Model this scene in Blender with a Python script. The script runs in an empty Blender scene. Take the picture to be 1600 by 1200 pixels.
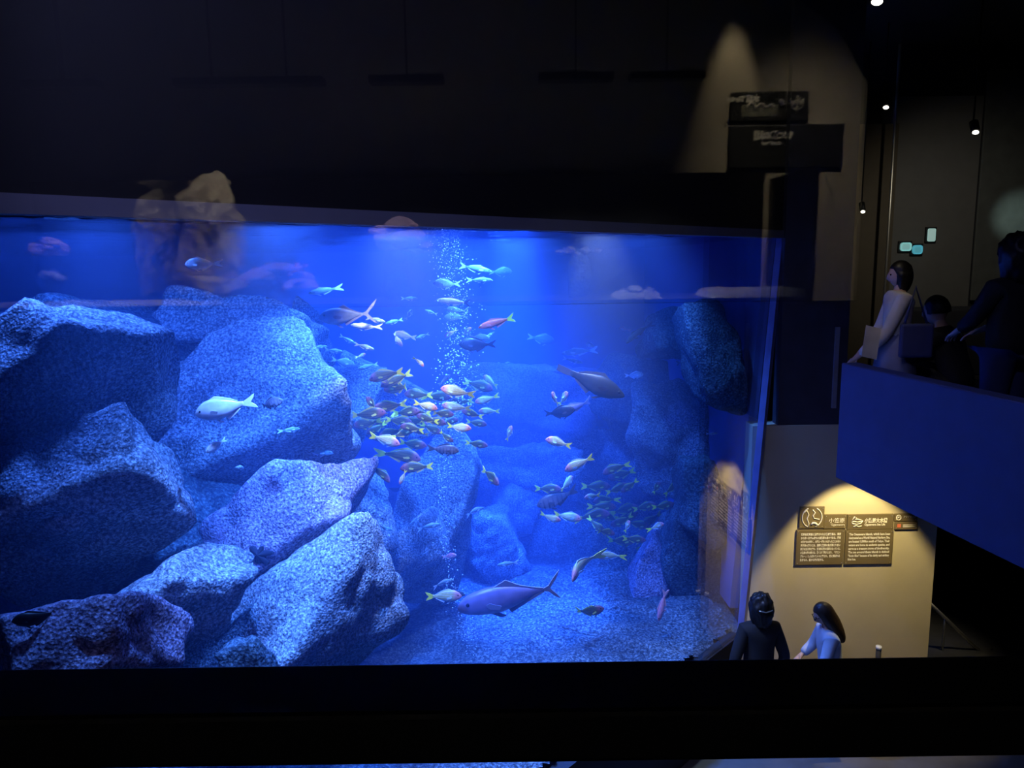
import bpy, bmesh, math, random
import numpy as np
from mathutils import Vector, Matrix, noise

R_ = math.radians
rng = random.Random(7)
scene = bpy.context.scene
col = scene.collection

# ------------------------------------------------------------------ camera
EYE = Vector((0.0, 0.0, 1.6))
PITCH, ROLL, FPX = R_(9.0), R_(0.8), 1200.0
_f = Vector((0, math.cos(PITCH), -math.sin(PITCH)))
_r0 = Vector((1, 0, 0))
_u0 = _r0.cross(_f)
CR = (_r0 * math.cos(ROLL) - _u0 * math.sin(ROLL)).normalized()
CU = (_u0 * math.cos(ROLL) + _r0 * math.sin(ROLL)).normalized()
CF = _f
cam_d = bpy.data.cameras.new('camera')
cam = bpy.data.objects.new('camera', cam_d)
col.objects.link(cam)
cam_d.sensor_width = 36.0
cam_d.lens = 36.0 * FPX / 1600.0
cam_d.clip_start = 0.02
cam.matrix_world = Matrix(((CR.x, CU.x, -CF.x, EYE.x), (CR.y, CU.y, -CF.y, EYE.y), (CR.z, CU.z, -CF.z, EYE.z), (0, 0, 0, 1)))
scene.camera = cam

# ------------------------------------------------------------------ world, exposure
w = bpy.data.worlds.new('world')
scene.world = w
w.use_nodes = True
w.node_tree.nodes['Background'].inputs[0].default_value = (0.02, 0.025, 0.05, 1)
w.node_tree.nodes['Background'].inputs[1].default_value = 0.02
scene.view_settings.view_transform = 'Standard'
scene.view_settings.look = 'None'
scene.view_settings.gamma = 1.0
scene.view_settings.exposure = 0.0
scene.view_settings.use_curve_mapping = False
scene.cycles.max_bounces = 4
scene.cycles.transparent_max_bounces = 16
scene.cycles.volume_bounces = 0
scene.cycles.use_adaptive_sampling = True
scene.cycles.adaptive_threshold = 0.04
scene.cycles.sample_clamp_indirect = 4.0

# ------------------------------------------------------------------ layout frame
CORNER = Vector((2.6, 8.0, 0.0))             # right-hand corner of the big tank window
TH = R_(47.0)
ALONG = Vector((-math.cos(TH), -math.sin(TH), 0))   # along the window, from the corner towards the viewer
INW = Vector((-math.sin(TH), math.cos(TH), 0))      # into the tank
PANE_Y = 0.84                                 # the glass screen of the viewing gallery
LOW = -3.4                                    # floor of the lower hall
TFLOOR = -2.45                                # floor of the tank
SURF = 1.81                                   # water level

def ray(px, py):
    return CF + CR * ((px - 800.0) / FPX) + CU * ((600.0 - py) / FPX)
def at(px, py, Y):
    d = ray(px, py)
    return EYE + d * (Y / d.y)
def into(px, py, s):
    """point seen at a pixel, s metres behind the tank window"""
    d = ray(px, py)
    t = ((CORNER - EYE).dot(INW) + s) / d.dot(INW)
    return EYE + d * t
def dist(p):
    return (p - EYE).dot(CF)
def front(t, z, s=0.0):
    p = CORNER + ALONG * t + INW * s
    return Vector((p.x, p.y, z))

# ------------------------------------------------------------------ lights of the tank and halls
def spot(name, loc, aim, power, color, angle, blend=0.5, radius=0.08):
    d = bpy.data.lights.new(name, 'SPOT')
    d.energy = power; d.color = color; d.spot_size = R_(angle); d.spot_blend = blend; d.shadow_soft_size = radius
    o = bpy.data.objects.new(name, d)
    col.objects.link(o)
    o.location = loc
    o.rotation_euler = (Vector(aim) - Vector(loc)).to_track_quat('-Z', 'Y').to_euler()
    return o
BLUE = (0.08, 0.24, 1.0)
CYAN = (0.10, 0.30, 1.0)
WATER = (0.085, (0.25, 0.42, 1.0), 0.26, (0.12, 0.5, 1.0))   # scatter density and colour, absorption density and colour
WHITE = (1.0, 0.92, 0.8)
LIGHTS = [
    ('tank_lamp', (-1.2, 4.12, 2.3), (-1.5, 5.2, -1.0), 2500, CYAN, 64, 1.0),
    ('tank_lamp', (-2.6, 4.6, 2.5), (-3.0, 5.4, 0.3), 700, BLUE, 110, 0.8),
    ('tank_lamp', (-1.95, 3.6, 2.3), (-1.8, 3.85, -0.3), 650, CYAN, 50, 0.9),
    ('tank_lamp', (-0.8, 6.0, 2.6), (-0.9, 6.4, -2.4), 2300, CYAN, 84, 0.8),
    ('tank_lamp', (0.0, 7.2, 2.6), (-0.1, 7.5, -2.4), 2600, CYAN, 84, 0.8),
    ('tank_lamp', (0.05, 8.9, 3.0), (0.05, 8.7, -2.4), 16000, BLUE, 26, 0.6),
    ('tank_lamp', (-2.0, 8.8, 3.0), (-1.5, 9.1, -2.4), 3600, BLUE, 60, 0.8),
    ('tank_lamp', (-0.8, 11.0, 3.0), (-0.8, 11.4, -1.0), 3800, BLUE, 100, 0.8),
    ('tank_lamp', (1.2, 7.9, 2.6), (0.9, 7.9, -2.4), 900, CYAN, 90, 0.8),
    ('tank_lamp', (-0.75, 5.0, 2.2), (-0.55, 5.7, 0.2), 600, WHITE, 62, 0.9),
    ('tank_lamp', (0.75, 6.7, 2.2), (0.85, 7.1, -0.4), 560, WHITE, 60, 0.9),
    ('tank_lamp', (-1.3, 4.0, 2.3), (-1.42, 4.3, 0.8), 150, WHITE, 44, 0.9),
]
for nm, a, b, pw, c, an, bl in LIGHTS:
    spot(nm, a, b, pw * 1.2, c, an, bl)
# ------------------------------------------------------------------ helpers
def link(o, parent=None):
    col.objects.link(o)
    if parent is not None:
        o.parent = parent
    return o
def mesh_obj(name, verts, faces, mat, parent=None, smooth=False):
    me = bpy.data.meshes.new(name)
    me.from_pydata([tuple(v) for v in verts], [], faces)
    me.validate(); me.update()
    if smooth:
        me.shade_smooth()
    if mat is not None:
        me.materials.append(mat)
    return link(bpy.data.objects.new(name, me), parent)
def tag(o, label=None, cat=None, group=None, kind=None):
    if label: o['label'] = label
    if cat: o['category'] = cat
    if group: o['group'] = group
    if kind: o['kind'] = kind
    return o
def empty(name, loc=(0, 0, 0), rz=0.0):
    o = bpy.data.objects.new(name, None)
    o.empty_display_size = 0.1
    o.location = loc; o.rotation_euler = (0, 0, rz)
    return link(o)
BOXF = [(0, 3, 2, 1), (4, 5, 6, 7), (0, 1, 5, 4), (1, 2, 6, 5), (2, 3, 7, 6), (3, 0, 4, 7)]
def box_vf(x0, x1, y0, y1, z0, z1):
    return [(x0, y0, z0), (x1, y0, z0), (x1, y1, z0), (x0, y1, z0), (x0, y0, z1), (x1, y0, z1), (x1, y1, z1), (x0, y1, z1)], BOXF
def bevel(o, width, seg=2):
    bm = bmesh.new(); bm.from_mesh(o.data)
    bmesh.ops.recalc_face_normals(bm, faces=bm.faces)
    bmesh.ops.bevel(bm, geom=list(bm.edges), offset=width, segments=seg, affect='EDGES', profile=0.5)
    bm.to_mesh(o.data); bm.free()
    return o
def box(name, x0, x1, y0, y1, z0, z1, mat, parent=None, bev=0.0):
    v, f = box_vf(x0, x1, y0, y1, z0, z1)
    o = mesh_obj(name, v, f, mat, parent)
    if bev: bevel(o, bev)
    return o
def prism(name, poly, z0, z1, mat, parent=None):
    """plan polygon [(x, y)] raised from z0 to z1"""
    n = len(poly)
    v = [(x, y, z0) for x, y in poly] + [(x, y, z1) for x, y in poly]
    f = [tuple(range(n))[::-1], tuple(range(n, 2 * n))] + [(i, (i + 1) % n, n + (i + 1) % n, n + i) for i in range(n)]
    o = mesh_obj(name, v, f, mat, parent)
    bm = bmesh.new(); bm.from_mesh(o.data); bmesh.ops.recalc_face_normals(bm, faces=bm.faces); bm.to_mesh(o.data); bm.free()
    return o
def slab3(name, quad, thick, mat, parent=None):
    """a quad given by four 3-D corners, thickened along its normal"""
    q = [Vector(p) for p in quad]
    n = (q[1] - q[0]).cross(q[3] - q[0]).normalized() * thick
    v = q + [p + n for p in q]
    o = mesh_obj(name, v, BOXF, mat, parent)
    bm = bmesh.new(); bm.from_mesh(o.data); bmesh.ops.recalc_face_normals(bm, faces=bm.faces); bm.to_mesh(o.data); bm.free()
    return o
def tube(name, pts, rad, mat, parent=None, seg=8):
    pts = [Vector(p) for p in pts]
    rads = rad if isinstance(rad, (list, tuple)) else [rad] * len(pts)
    v, f = [], []
    for i, p in enumerate(pts):
        d = (pts[min(i + 1, len(pts) - 1)] - pts[max(i - 1, 0)]).normalized()
        a = d.orthogonal().normalized() if i == 0 else (a - d * a.dot(d)).normalized()
        b = d.cross(a)
        for k in range(seg):
            th = 2 * math.pi * k / seg
            v.append(p + (a * math.cos(th) + b * math.sin(th)) * rads[i])
    for i in range(len(pts) - 1):
        for k in range(seg):
            f.append((i * seg + k, i * seg + (k + 1) % seg, (i + 1) * seg + (k + 1) % seg, (i + 1) * seg + k))
    f.append(tuple(range(seg))[::-1]); f.append(tuple(range((len(pts) - 1) * seg, len(pts) * seg)))
    return mesh_obj(name, v, f, mat, parent, True)
def uvball(cx, cy, cz, rx, ry, rz, nu=12, nv=8, base=0):
    v, f = [], []
    v.append((cx, cy, cz + rz))
    for j in range(1, nv):
        ph = math.pi * j / nv
        for i in range(nu):
            th = 2 * math.pi * i / nu
            v.append((cx + rx * math.sin(ph) * math.cos(th), cy + ry * math.sin(ph) * math.sin(th), cz + rz * math.cos(ph)))
    v.append((cx, cy, cz - rz))
    L = len(v) - 1
    for i in range(nu):
        f.append((base, base + 1 + i, base + 1 + (i + 1) % nu))
        for j in range(nv - 2):
            a = base + 1 + j * nu
            f.append((a + i, a + nu + i, a + nu + (i + 1) % nu, a + (i + 1) % nu))
        a = base + 1 + (nv - 2) * nu
        f.append((a + (i + 1) % nu, a + i, base + L))
    return v, f

# ------------------------------------------------------------------ materials
def new_mat(name):
    m = bpy.data.materials.new(name); m.use_nodes = True
    nt = m.node_tree
    return m, nt, nt.nodes['Principled BSDF']
def N(nt, kind, **kw):
    n = nt.nodes.new(kind)
    for k, v in kw.items():
        if hasattr(n, k) and k not in n.inputs: setattr(n, k, v)
        else: n.inputs[k].default_value = v
    return n
def ramp(nt, fac, stops, interp='LINEAR'):
    r = nt.nodes.new('ShaderNodeValToRGB')
    r.color_ramp.interpolation = interp
    e = r.color_ramp.elements
    while len(e) < len(stops): e.new(0.5)
    for k, (p, c) in enumerate(stops):
        e[k].position = p; e[k].color = (*c, 1) if len(c) == 3 else c
    nt.links.new(fac, r.inputs[0])
    return r
def plain(name, c, rough=0.6, metal=0.0, var=0.12, scale=6.0, bump=0.0, bscale=120.0):
    m, nt, b = new_mat(name)
    tc = N(nt, 'ShaderNodeTexCoord')
    ns = N(nt, 'ShaderNodeTexNoise', Scale=scale, Detail=4.0)
    nt.links.new(tc.outputs['Object'], ns.inputs['Vector'])
    lo = tuple(x * (1 - var) for x in c); hi = tuple(min(1, x * (1 + var)) for x in c)
    r = ramp(nt, ns.outputs['Fac'], [(0.3, lo), (0.7, hi)])
    nt.links.new(r.outputs[0], b.inputs['Base Color'])
    b.inputs['Roughness'].default_value = rough; b.inputs['Metallic'].default_value = metal
    if bump:
        n2 = N(nt, 'ShaderNodeTexNoise', Scale=bscale, Detail=3.0)
        nt.links.new(tc.outputs['Object'], n2.inputs['Vector'])
        bp = N(nt, 'ShaderNodeBump', Strength=bump, Distance=0.01)
        nt.links.new(n2.outputs['Fac'], bp.inputs['Height']); nt.links.new(bp.outputs[0], b.inputs['Normal'])
    return m
def rock_mat(name, dark, mid, light, scale=5.0, tint=None):
    m, nt, b = new_mat(name)
    g = N(nt, 'ShaderNodeNewGeometry')
    n1 = N(nt, 'ShaderNodeTexNoise', Scale=scale * 12.0, Detail=5.0, Roughness=0.72)
    n2 = N(nt, 'ShaderNodeTexNoise', Scale=scale * 0.5, Detail=4.0)
    n3 = N(nt, 'ShaderNodeTexVoronoi', Scale=scale * 14.0)
    for n in (n1, n2, n3): nt.links.new(g.outputs['Position'], n.inputs['Vector'])
    r = ramp(nt, n1.outputs['Fac'], [(0.37, dark), (0.5, mid), (0.64, light)])
    r2 = ramp(nt, n2.outputs['Fac'], [(0.35, (0.42, 0.42, 0.46)), (0.62, (1.0, 1.0, 1.0))])
    mx = N(nt, 'ShaderNodeMix', data_type='RGBA', blend_type='MULTIPLY'); mx.inputs[0].default_value = 0.85
    nt.links.new(r.outputs[0], mx.inputs[6]); nt.links.new(r2.outputs[0], mx.inputs[7])
    out = mx
    if tint:
        n4 = N(nt, 'ShaderNodeTexNoise', Scale=scale * 0.35, Detail=2.0)
        nt.links.new(g.outputs['Position'], n4.inputs['Vector'])
        r4 = ramp(nt, n4.outputs['Fac'], [(0.55, (0, 0, 0)), (0.68, (1, 1, 1))])
        out = N(nt, 'ShaderNodeMix', data_type='RGBA')
        nt.links.new(r4.outputs[0], out.inputs[0]); nt.links.new(mx.outputs[2], out.inputs[6]); out.inputs[7].default_value = (*tint, 1)
    nt.links.new(out.outputs[2], b.inputs['Base Color'])
    b.inputs['Roughness'].default_value = 0.9
    b.inputs['Specular IOR Level'].default_value = 0.1
    bp = N(nt, 'ShaderNodeBump', Strength=0.6, Distance=0.02)
    ad = N(nt, 'ShaderNodeMath', operation='ADD')
    nt.links.new(n1.outputs['Fac'], ad.inputs[0]); nt.links.new(n3.outputs['Distance'], ad.inputs[1])
    nt.links.new(ad.outputs[0], bp.inputs['Height']); nt.links.new(bp.outputs[0], b.inputs['Normal'])
    return m
def glass_mat(name, f0, rough=0.0, tint=(1, 1, 1)):
    """sheet of glass: mirrors more at a slant (Schlick), lets the rest straight through"""
    m, nt, b = new_mat(name)
    nt.nodes.remove(b)
    out = nt.nodes['Material Output']
    t = N(nt, 'ShaderNodeBsdfTransparent'); t.inputs[0].default_value = (*tint, 1)
    g = N(nt, 'ShaderNodeBsdfGlossy', Roughness=rough)
    ge = N(nt, 'ShaderNodeNewGeometry')
    dt = N(nt, 'ShaderNodeVectorMath', operation='DOT_PRODUCT')
    nt.links.new(ge.outputs['Incoming'], dt.inputs[0]); nt.links.new(ge.outputs['Normal'], dt.inputs[1])
    ab = N(nt, 'ShaderNodeMath', operation='ABSOLUTE'); nt.links.new(dt.outputs['Value'], ab.inputs[0])
    sb = N(nt, 'ShaderNodeMath', operation='SUBTRACT'); sb.inputs[0].default_value = 1.0; nt.links.new(ab.outputs[0], sb.inputs[1])
    pw = N(nt, 'ShaderNodeMath', operation='POWER'); nt.links.new(sb.outputs[0], pw.inputs[0]); pw.inputs[1].default_value = 5.0
    ma = N(nt, 'ShaderNodeMath', operation='MULTIPLY_ADD'); nt.links.new(pw.outputs[0], ma.inputs[0])
    ma.inputs[1].default_value = 1.0 - f0; ma.inputs[2].default_value = f0
    mx = N(nt, 'ShaderNodeMixShader')
    nt.links.new(ma.outputs[0], mx.inputs[0]); nt.links.new(t.outputs[0], mx.inputs[1]); nt.links.new(g.outputs[0], mx.inputs[2])
    nt.links.new(mx.outputs[0], out.inputs['Surface'])
    return m
def clear_mat(name):
    m, nt, b = new_mat(name)
    nt.nodes.remove(b)
    t = N(nt, 'ShaderNodeBsdfTransparent'); t.inputs[0].default_value = (0.985, 0.99, 1, 1)
    nt.links.new(t.outputs[0], nt.nodes['Material Output'].inputs['Surface'])
    return m
def emit_mat(name, c, s):
    m, nt, b = new_mat(name)
    b.inputs['Base Color'].default_value = (*c, 1)
    b.inputs['Emission Color'].default_value = (*c, 1); b.inputs['Emission Strength'].default_value = s
    return m

M = {}
M['black'] = plain('black paint', (0.006, 0.006, 0.007), 0.7)
M['railblack'] = plain('black powder coat', (0.004, 0.004, 0.006), 0.55)
M['dark'] = plain('dark wall paint', (0.02, 0.021, 0.028), 0.8)
M['navy'] = plain('navy wall paint', (0.05, 0.05, 0.075), 0.85)
M['parapet'] = plain('plaster in blue glow colour', (0.10, 0.12, 0.26), 0.85, var=0.05, bump=0.05)  # blue glow from the tank is mixed into this colour
M['rim'] = plain('grey rim paint', (0.16, 0.165, 0.22), 0.8, var=0.05)
M['beige'] = plain('beige wall paint', (0.62, 0.54, 0.36), 0.85, var=0.04, scale=3.0, bump=0.04)
M['floor'] = plain('dark hall floor', (0.10, 0.10, 0.10), 0.45, bump=0.05)
M['carpet'] = plain('dark carpet', (0.03, 0.03, 0.03), 0.95)
M['rock'] = rock_mat('pitted tank rock', (0.06, 0.065, 0.075), (0.24, 0.25, 0.27), (0.66, 0.68, 0.7), 4.2)
M['rock_purple'] = rock_mat('pitted rock with violet light tint', (0.08, 0.05, 0.09), (0.3, 0.24, 0.34), (0.7, 0.6, 0.74), 4.2, (0.36, 0.24, 0.36))  # violet light on these rocks is put into the colour
M['rock_dome'] = rock_mat('smooth domed rock', (0.2, 0.17, 0.26), (0.34, 0.3, 0.42), (0.5, 0.46, 0.58), 3.0)
M['rock_brown'] = rock_mat('brown reef rock', (0.08, 0.06, 0.035), (0.26, 0.2, 0.12), (0.5, 0.42, 0.27), 1.6)
M['rock_dim'] = rock_mat('dark teal-grey rock', (0.02, 0.03, 0.04), (0.07, 0.1, 0.12), (0.2, 0.28, 0.3), 3.5)  # darker, slightly teal version of the tank rock
M['sand'] = rock_mat('coral sand', (0.3, 0.3, 0.3), (0.5, 0.5, 0.48), (0.7, 0.7, 0.66), 8.0)
M['bed'] = rock_mat('gravel bed', (0.04, 0.045, 0.05), (0.12, 0.13, 0.14), (0.4, 0.42, 0.42), 3.0)
M['backwall'] = plain('blue tank lining', (0.10, 0.17, 0.40), 0.9, scale=0.6, var=0.25)
M['clear'] = clear_mat('clear low-iron glass')
M['pane'] = glass_mat('gallery glass', 0.045)
M['acrylic'] = glass_mat('tank acrylic', 0.16)
M['edge'] = plain('acrylic edge', (0.22, 0.24, 0.5), 0.3)
M['signbrown'] = plain('brown sign board', (0.17, 0.13, 0.07), 0.5, var=0.05)
M['ink'] = plain('cream lettering', (0.9, 0.86, 0.74), 0.6, var=0.02)
M['red'] = plain('red mark', (0.75, 0.18, 0.1), 0.6)
M['steel'] = plain('brushed steel', (0.6, 0.58, 0.5), 0.35, 0.8)
# ------------------------------------------------------------------ the setting
def S(o): return tag(o, kind='structure')
def corner_t(z): return -0.46 + (1.63 - z) / 4.31 * 0.61
TEND = 8.4
F0 = front(TEND, 0)
plan = [(CORNER.x - 0.02, CORNER.y + 0.12), (2.45, 13.6), (-9.6, 13.6), (-9.6, 9.6), (F0.x, F0.y)]

S(prism('floor', [(-4, -1.2), (9, -1.2), (9, 13.8), (-10, 13.8), (-10, -1.2)], LOW - 0.2, LOW, M['floor']))
# gallery floor behind the rail and the walkway on the far side
S(box('floor_gallery', -9, 9, -12, 0.9, -0.2, 0.0, M['carpet']))
S(prism('floor_walkway', [(3.42, 0.9), (9, 0.9), (9, 11.2), (4.98, 11.2), (2.76, 6.04)], -0.15, 0.0, M['carpet']))
S(box('ceiling', -10, 9, -12, 14, 4.4, 4.6, M['black']))
S(box('wall_end', 4.6, 9.2, 11.3, 11.5, -0.2, 4.4, M['dark']))
S(box('wall_side', 9.0, 9.2, -12, 11.4, LOW, 4.4, M['dark']))
S(box('wall_rear', -9, 9, -12.2, -12, 0, 4.4, M['dark']))
S(box('wall_lower_end', 4.5, 9.2, 12.8, 13.0, LOW, -0.15, M['dark']))
# black bulkhead over the tank window, and the grey rim under it
def fquad(t0, t1, z0, z1, s):
    return [front(t0, z0, s), front(t1, z0, s), front(t1, z1, s), front(t0, z1, s)]
S(slab3('wall_bulkhead', fquad(-1.0, TEND + 0.6, 1.895, 4.4, 0.0), 0.06, M['black']))
S(slab3('trim_1', fquad(-0.78, TEND + 0.6, 1.815, 1.895, -0.03), 0.12, M['rim']))
# tank shell
S(prism('floor_tank', plan, TFLOOR - 0.35, TFLOOR - 0.1, M['rock_dim']))
def tank_bed():
    vs, idx, fs = [], {}, []
    st = 0.06
    for j in range(int(11.8 / st)):
        for i in range(int(9.0 / st)):
            x, y = -6.4 + i * st, 1.9 + j * st
            v = Vector((x, y, 0))
            if (v - CORNER).dot(INW) > 0.08 and x < 2.4 and y < 13.5:
                idx[i, j] = len(vs)
                z = TFLOOR + 0.10 * noise.fractal(v * 1.4, 1.0, 2.0, 4) + 0.10 * max(0, noise.noise(v * 2.3)) + 0.03 * noise.noise(v * 9)
                vs.append((x, y, z))
    for (i, j), a in idx.items():
        b, c_, d_ = idx.get((i + 1, j)), idx.get((i + 1, j + 1)), idx.get((i, j + 1))
        if None not in (b, c_, d_): fs.append((a, b, c_, d_))
    return S(mesh_obj('ground_tank_bed', vs, fs, M['bed'], None, True))

S(box('wall_tank_back', -9.8, 2.6, 13.6, 13.8, TFLOOR, 3.2, M['backwall']))
S(box('wall_tank_left', -9.8, -9.6, 1.0, 13.8, TFLOOR, 3.2, M['backwall']))
S(slab3('wall_tank_end', [(2.62, 8.5, TFLOOR), (2.45, 13.6, TFLOOR), (2.45, 13.6, 3.2), (2.98, 8.5, 3.2)], -0.1, M['backwall']))
S(slab3('wall_tank_plinth', fquad(0.2, TEND, LOW, TFLOOR, 0.0), 0.12, M['dark']))
# tank window: long clear sheet and the narrow end sheet, bonded
ts = 1.12
def tank_sheet(name, ta, tb, za, zb, mat, th=0.06):
    q = [front(ta(za), za), front(tb(za), za), front(tb(zb), zb), front(ta(zb), zb)]
    return S(slab3(name, q, th, mat))
tank_sheet('window_1', lambda z: ts, lambda z: TEND, TFLOOR, 1.84, M['clear'])
w2 = tank_sheet('window_2', corner_t, lambda z: ts, TFLOOR, 1.84, M['acrylic'], 0.06)
tank_sheet('trim_2', lambda z: corner_t(z) - 0.035, lambda z: corner_t(z) + 0.035, LOW, 1.84, M['edge'], 0.07)
# lit sign wall of the lower hall, with the dark wall above it
WY = 8.2
S(box('wall_sign', 2.62, 4.72, WY, WY + 0.25, LOW, -0.2, M['beige']))
S(box('wall_upper', 2.9, 3.62, WY + 0.02, WY + 0.2, -0.2, 4.4, M['navy']))
p = at(1306, 575, WY)
S(box('trim_3', p.x - 0.022, p.x + 0.022, WY - 0.01, WY + 0.02, p.z - 0.44, p.z + 0.44, plain('grey trim', (0.28, 0.26, 0.28), 0.6)))
# parapet of the walkway
a0, a1 = Vector((2.62, 6.05, 0)), Vector((3.12, 2.6, 0))
d = (a1 - a0).normalized(); n = Vector((-d.y, d.x, 0))
pp = [a0, a1, a1 + n * 0.14, a0 + n * 0.14]
o = prism('parapet', [(q.x, q.y) for q in pp], -0.165, 0.775, M['parapet'])
bevel(o, 0.008, 1)
tag(o, 'plaster parapet coloured by blue tank glow, slanting across the right, below the standing visitors', 'parapet')
# black hand rail in front
rail = box('hand_rail', -3.0, 3.0, 0.70, 0.80, 1.103, 1.16, M['railblack'])
bevel(rail, 0.006, 2)
tag(rail, 'black hand rail running across the bottom in front of the tank', 'rail')
for k, x in enumerate((-1.9, 1.9)):
    box('rail_post', x - 0.03, x + 0.03, 0.72, 0.78, 0.0, 1.103, M['railblack'], rail)
# gallery glass above the rail: upper sheet that mirrors the gallery, lower and right-hand clear sheets
zj = at(640, 479, PANE_Y).z
xj = at(1350, 300, PANE_Y).x
S(box('window_3', -3.0, xj, PANE_Y, PANE_Y + 0.012, zj, 3.4, M['pane']))
S(box('window_4', -3.0, 3.0, PANE_Y, PANE_Y + 0.012, 1.16, zj, M['clear']))
S(box('window_5', xj, 3.0, PANE_Y, PANE_Y + 0.012, zj, 3.4, M['clear']))

tank_bed()
# water: body of haze and its rippled surface
def vol_mat():
    m, nt, b = new_mat('tank water')
    nt.nodes.remove(b)
    out = nt.nodes['Material Output']
    sc = N(nt, 'ShaderNodeVolumeScatter', Density=WATER[0], Anisotropy=0.25); sc.inputs['Color'].default_value = (*WATER[1], 1)
    ab = N(nt, 'ShaderNodeVolumeAbsorption', Density=WATER[2]); ab.inputs['Color'].default_value = (*WATER[3], 1)
    ad = N(nt, 'ShaderNodeAddShader')
    nt.links.new(sc.outputs[0], ad.inputs[0]); nt.links.new(ab.outputs[0], ad.inputs[1]); nt.links.new(ad.outputs[0], out.inputs['Volume'])
    return m
tag(prism('water', [(x * 0.995 + (0.03 if i in (4,) else 0), y) for i, (x, y) in enumerate(plan)], TFLOOR - 0.09, SURF, vol_mat()), kind='structure')
def inside(x, y):
    c = False
    for i in range(len(plan)):
        (xa, ya), (xb, yb) = plan[i], plan[i - 1]
        if (ya > y) != (yb > y) and x < (xb - xa) * (y - ya) / (yb - ya) + xa: c = not c
    return c
def water_surface():
    vs, idx, fs = [], {}, []
    st = 0.07
    nx, ny = int(12.2 / st), int(11.8 / st)
    for j in range(ny):
        for i in range(nx):
            x, y = -9.6 + i * st, 1.9 + j * st
            if inside(x, y) and y < 13.5:
                idx[i, j] = len(vs)
                z = SURF + 0.012 * noise.noise(Vector((x * 2.2, y * 2.2, 0.3))) + 0.008 * noise.noise(Vector((x * 6, y * 6, 2.0)))
                vs.append((x, y, z))
    for (i, j), a in idx.items():
        b, c_, d_ = idx.get((i + 1, j)), idx.get((i + 1, j + 1)), idx.get((i, j + 1))
        if None not in (b, c_, d_): fs.append((a, b, c_, d_))
    m = glass_mat('water surface', 0.25, 0.03, (0.95, 0.97, 1))
    return S(mesh_obj('water_surface', vs, fs, m, None, True))
water_surface()
# ------------------------------------------------------------------ boulders
def ico(sub):
    bm = bmesh.new(); bmesh.ops.create_icosphere(bm, subdivisions=sub, radius=1.0)
    v = np.array([x.co[:] for x in bm.verts]); f = [tuple(q.index for q in fc.verts) for fc in bm.faces]
    bm.free()
    return v, f
ICO = {k: ico(k) for k in (1, 2, 4, 5)}
def rock_mesh(name, size, seed, rough=0.10, planes=8, soft=34.0, sub=5, box=0.0, cut=(0.62, 0.95)):
    r = np.random.RandomState(seed)
    d, f = ICO[sub]
    n = r.normal(size=(planes, 3)); n /= np.linalg.norm(n, axis=1)[:, None]
    h = r.uniform(cut[0], cut[1], planes)
    ax = np.array([[1, 0, 0], [-1, 0, 0], [0, 1, 0], [0, -1, 0], [0, 0, 1], [0, 0, -1]], float) + r.normal(scale=0.16, size=(6, 3))
    ax /= np.linalg.norm(ax, axis=1)[:, None]
    n = np.vstack([n, ax]); h = np.concatenate([h + box, r.uniform(0.78, 0.95, 6)])
    q = np.maximum(d @ n.T, 1e-3) / h[None, :]
    inv = (q ** soft).sum(axis=1) ** (1.0 / soft)
    rad = 1.0 / inv
    off = Vector(r.uniform(-50, 50, 3))
    P = d * rad[:, None] * np.array(size) * 0.5 * 1.12
    sc = 1.0 / max(0.25, float(np.mean(size)))
    out = []
    for p in P:
        v = Vector(p)
        k = noise.fractal(v * (2.2 * sc) + off, 1.0, 2.0, 4) * rough + noise.noise(v * 11.0 + off) * 0.02 - (1.0 - abs(noise.noise(v * (3.0 * sc) - off))) ** 4 * 0.09 + noise.noise(v * 26.0 + off) * 0.008
        out.append(v + v.normalized() * (k * float(np.mean(size)) * 0.5))
    me = bpy.data.meshes.new(name)
    me.from_pydata([tuple(v) for v in out], [], f)
    me.shade_smooth()
    return me
def boulder(label, px, py, s, wpx, hpx, dep, ang=0.0, mat='rock', seed=1, tip=0.0, sub=5, name='boulder', cat='rock', rough=0.10, boxy=0.0, group=None, turn=0.0, planes=8, cut=(0.62, 0.95)):
    c = into(px, py, s)
    while (c.x + min(wpx * dist(c) / FPX, dep) * 0.3 > 2.5 or c.y + dep * 0.4 > 13.5) and s > 0.3:
        s -= 0.1; c = into(px, py, s)
    k = dist(c) / FPX
    me = rock_mesh(name, (wpx * k, dep, hpx * k), seed, rough, sub=sub, box=boxy, planes=planes, cut=cut)
    me.materials.append(M[mat])
    o = link(bpy.data.objects.new(name, me))
    a = R_(ang)
    X = CR * math.cos(a) + CU * math.sin(a); Z = CU * math.cos(a) - CR * math.sin(a); Y = Z.cross(X)
    m = Matrix((X, Y, Z)).transposed() @ Matrix.Rotation(R_(tip), 3, 'X') @ Matrix.Rotation(R_(turn), 3, 'Z')
    o.matrix_world = Matrix.Translation(c) @ m.to_4x4()
    return tag(o, label, cat, group)

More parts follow.
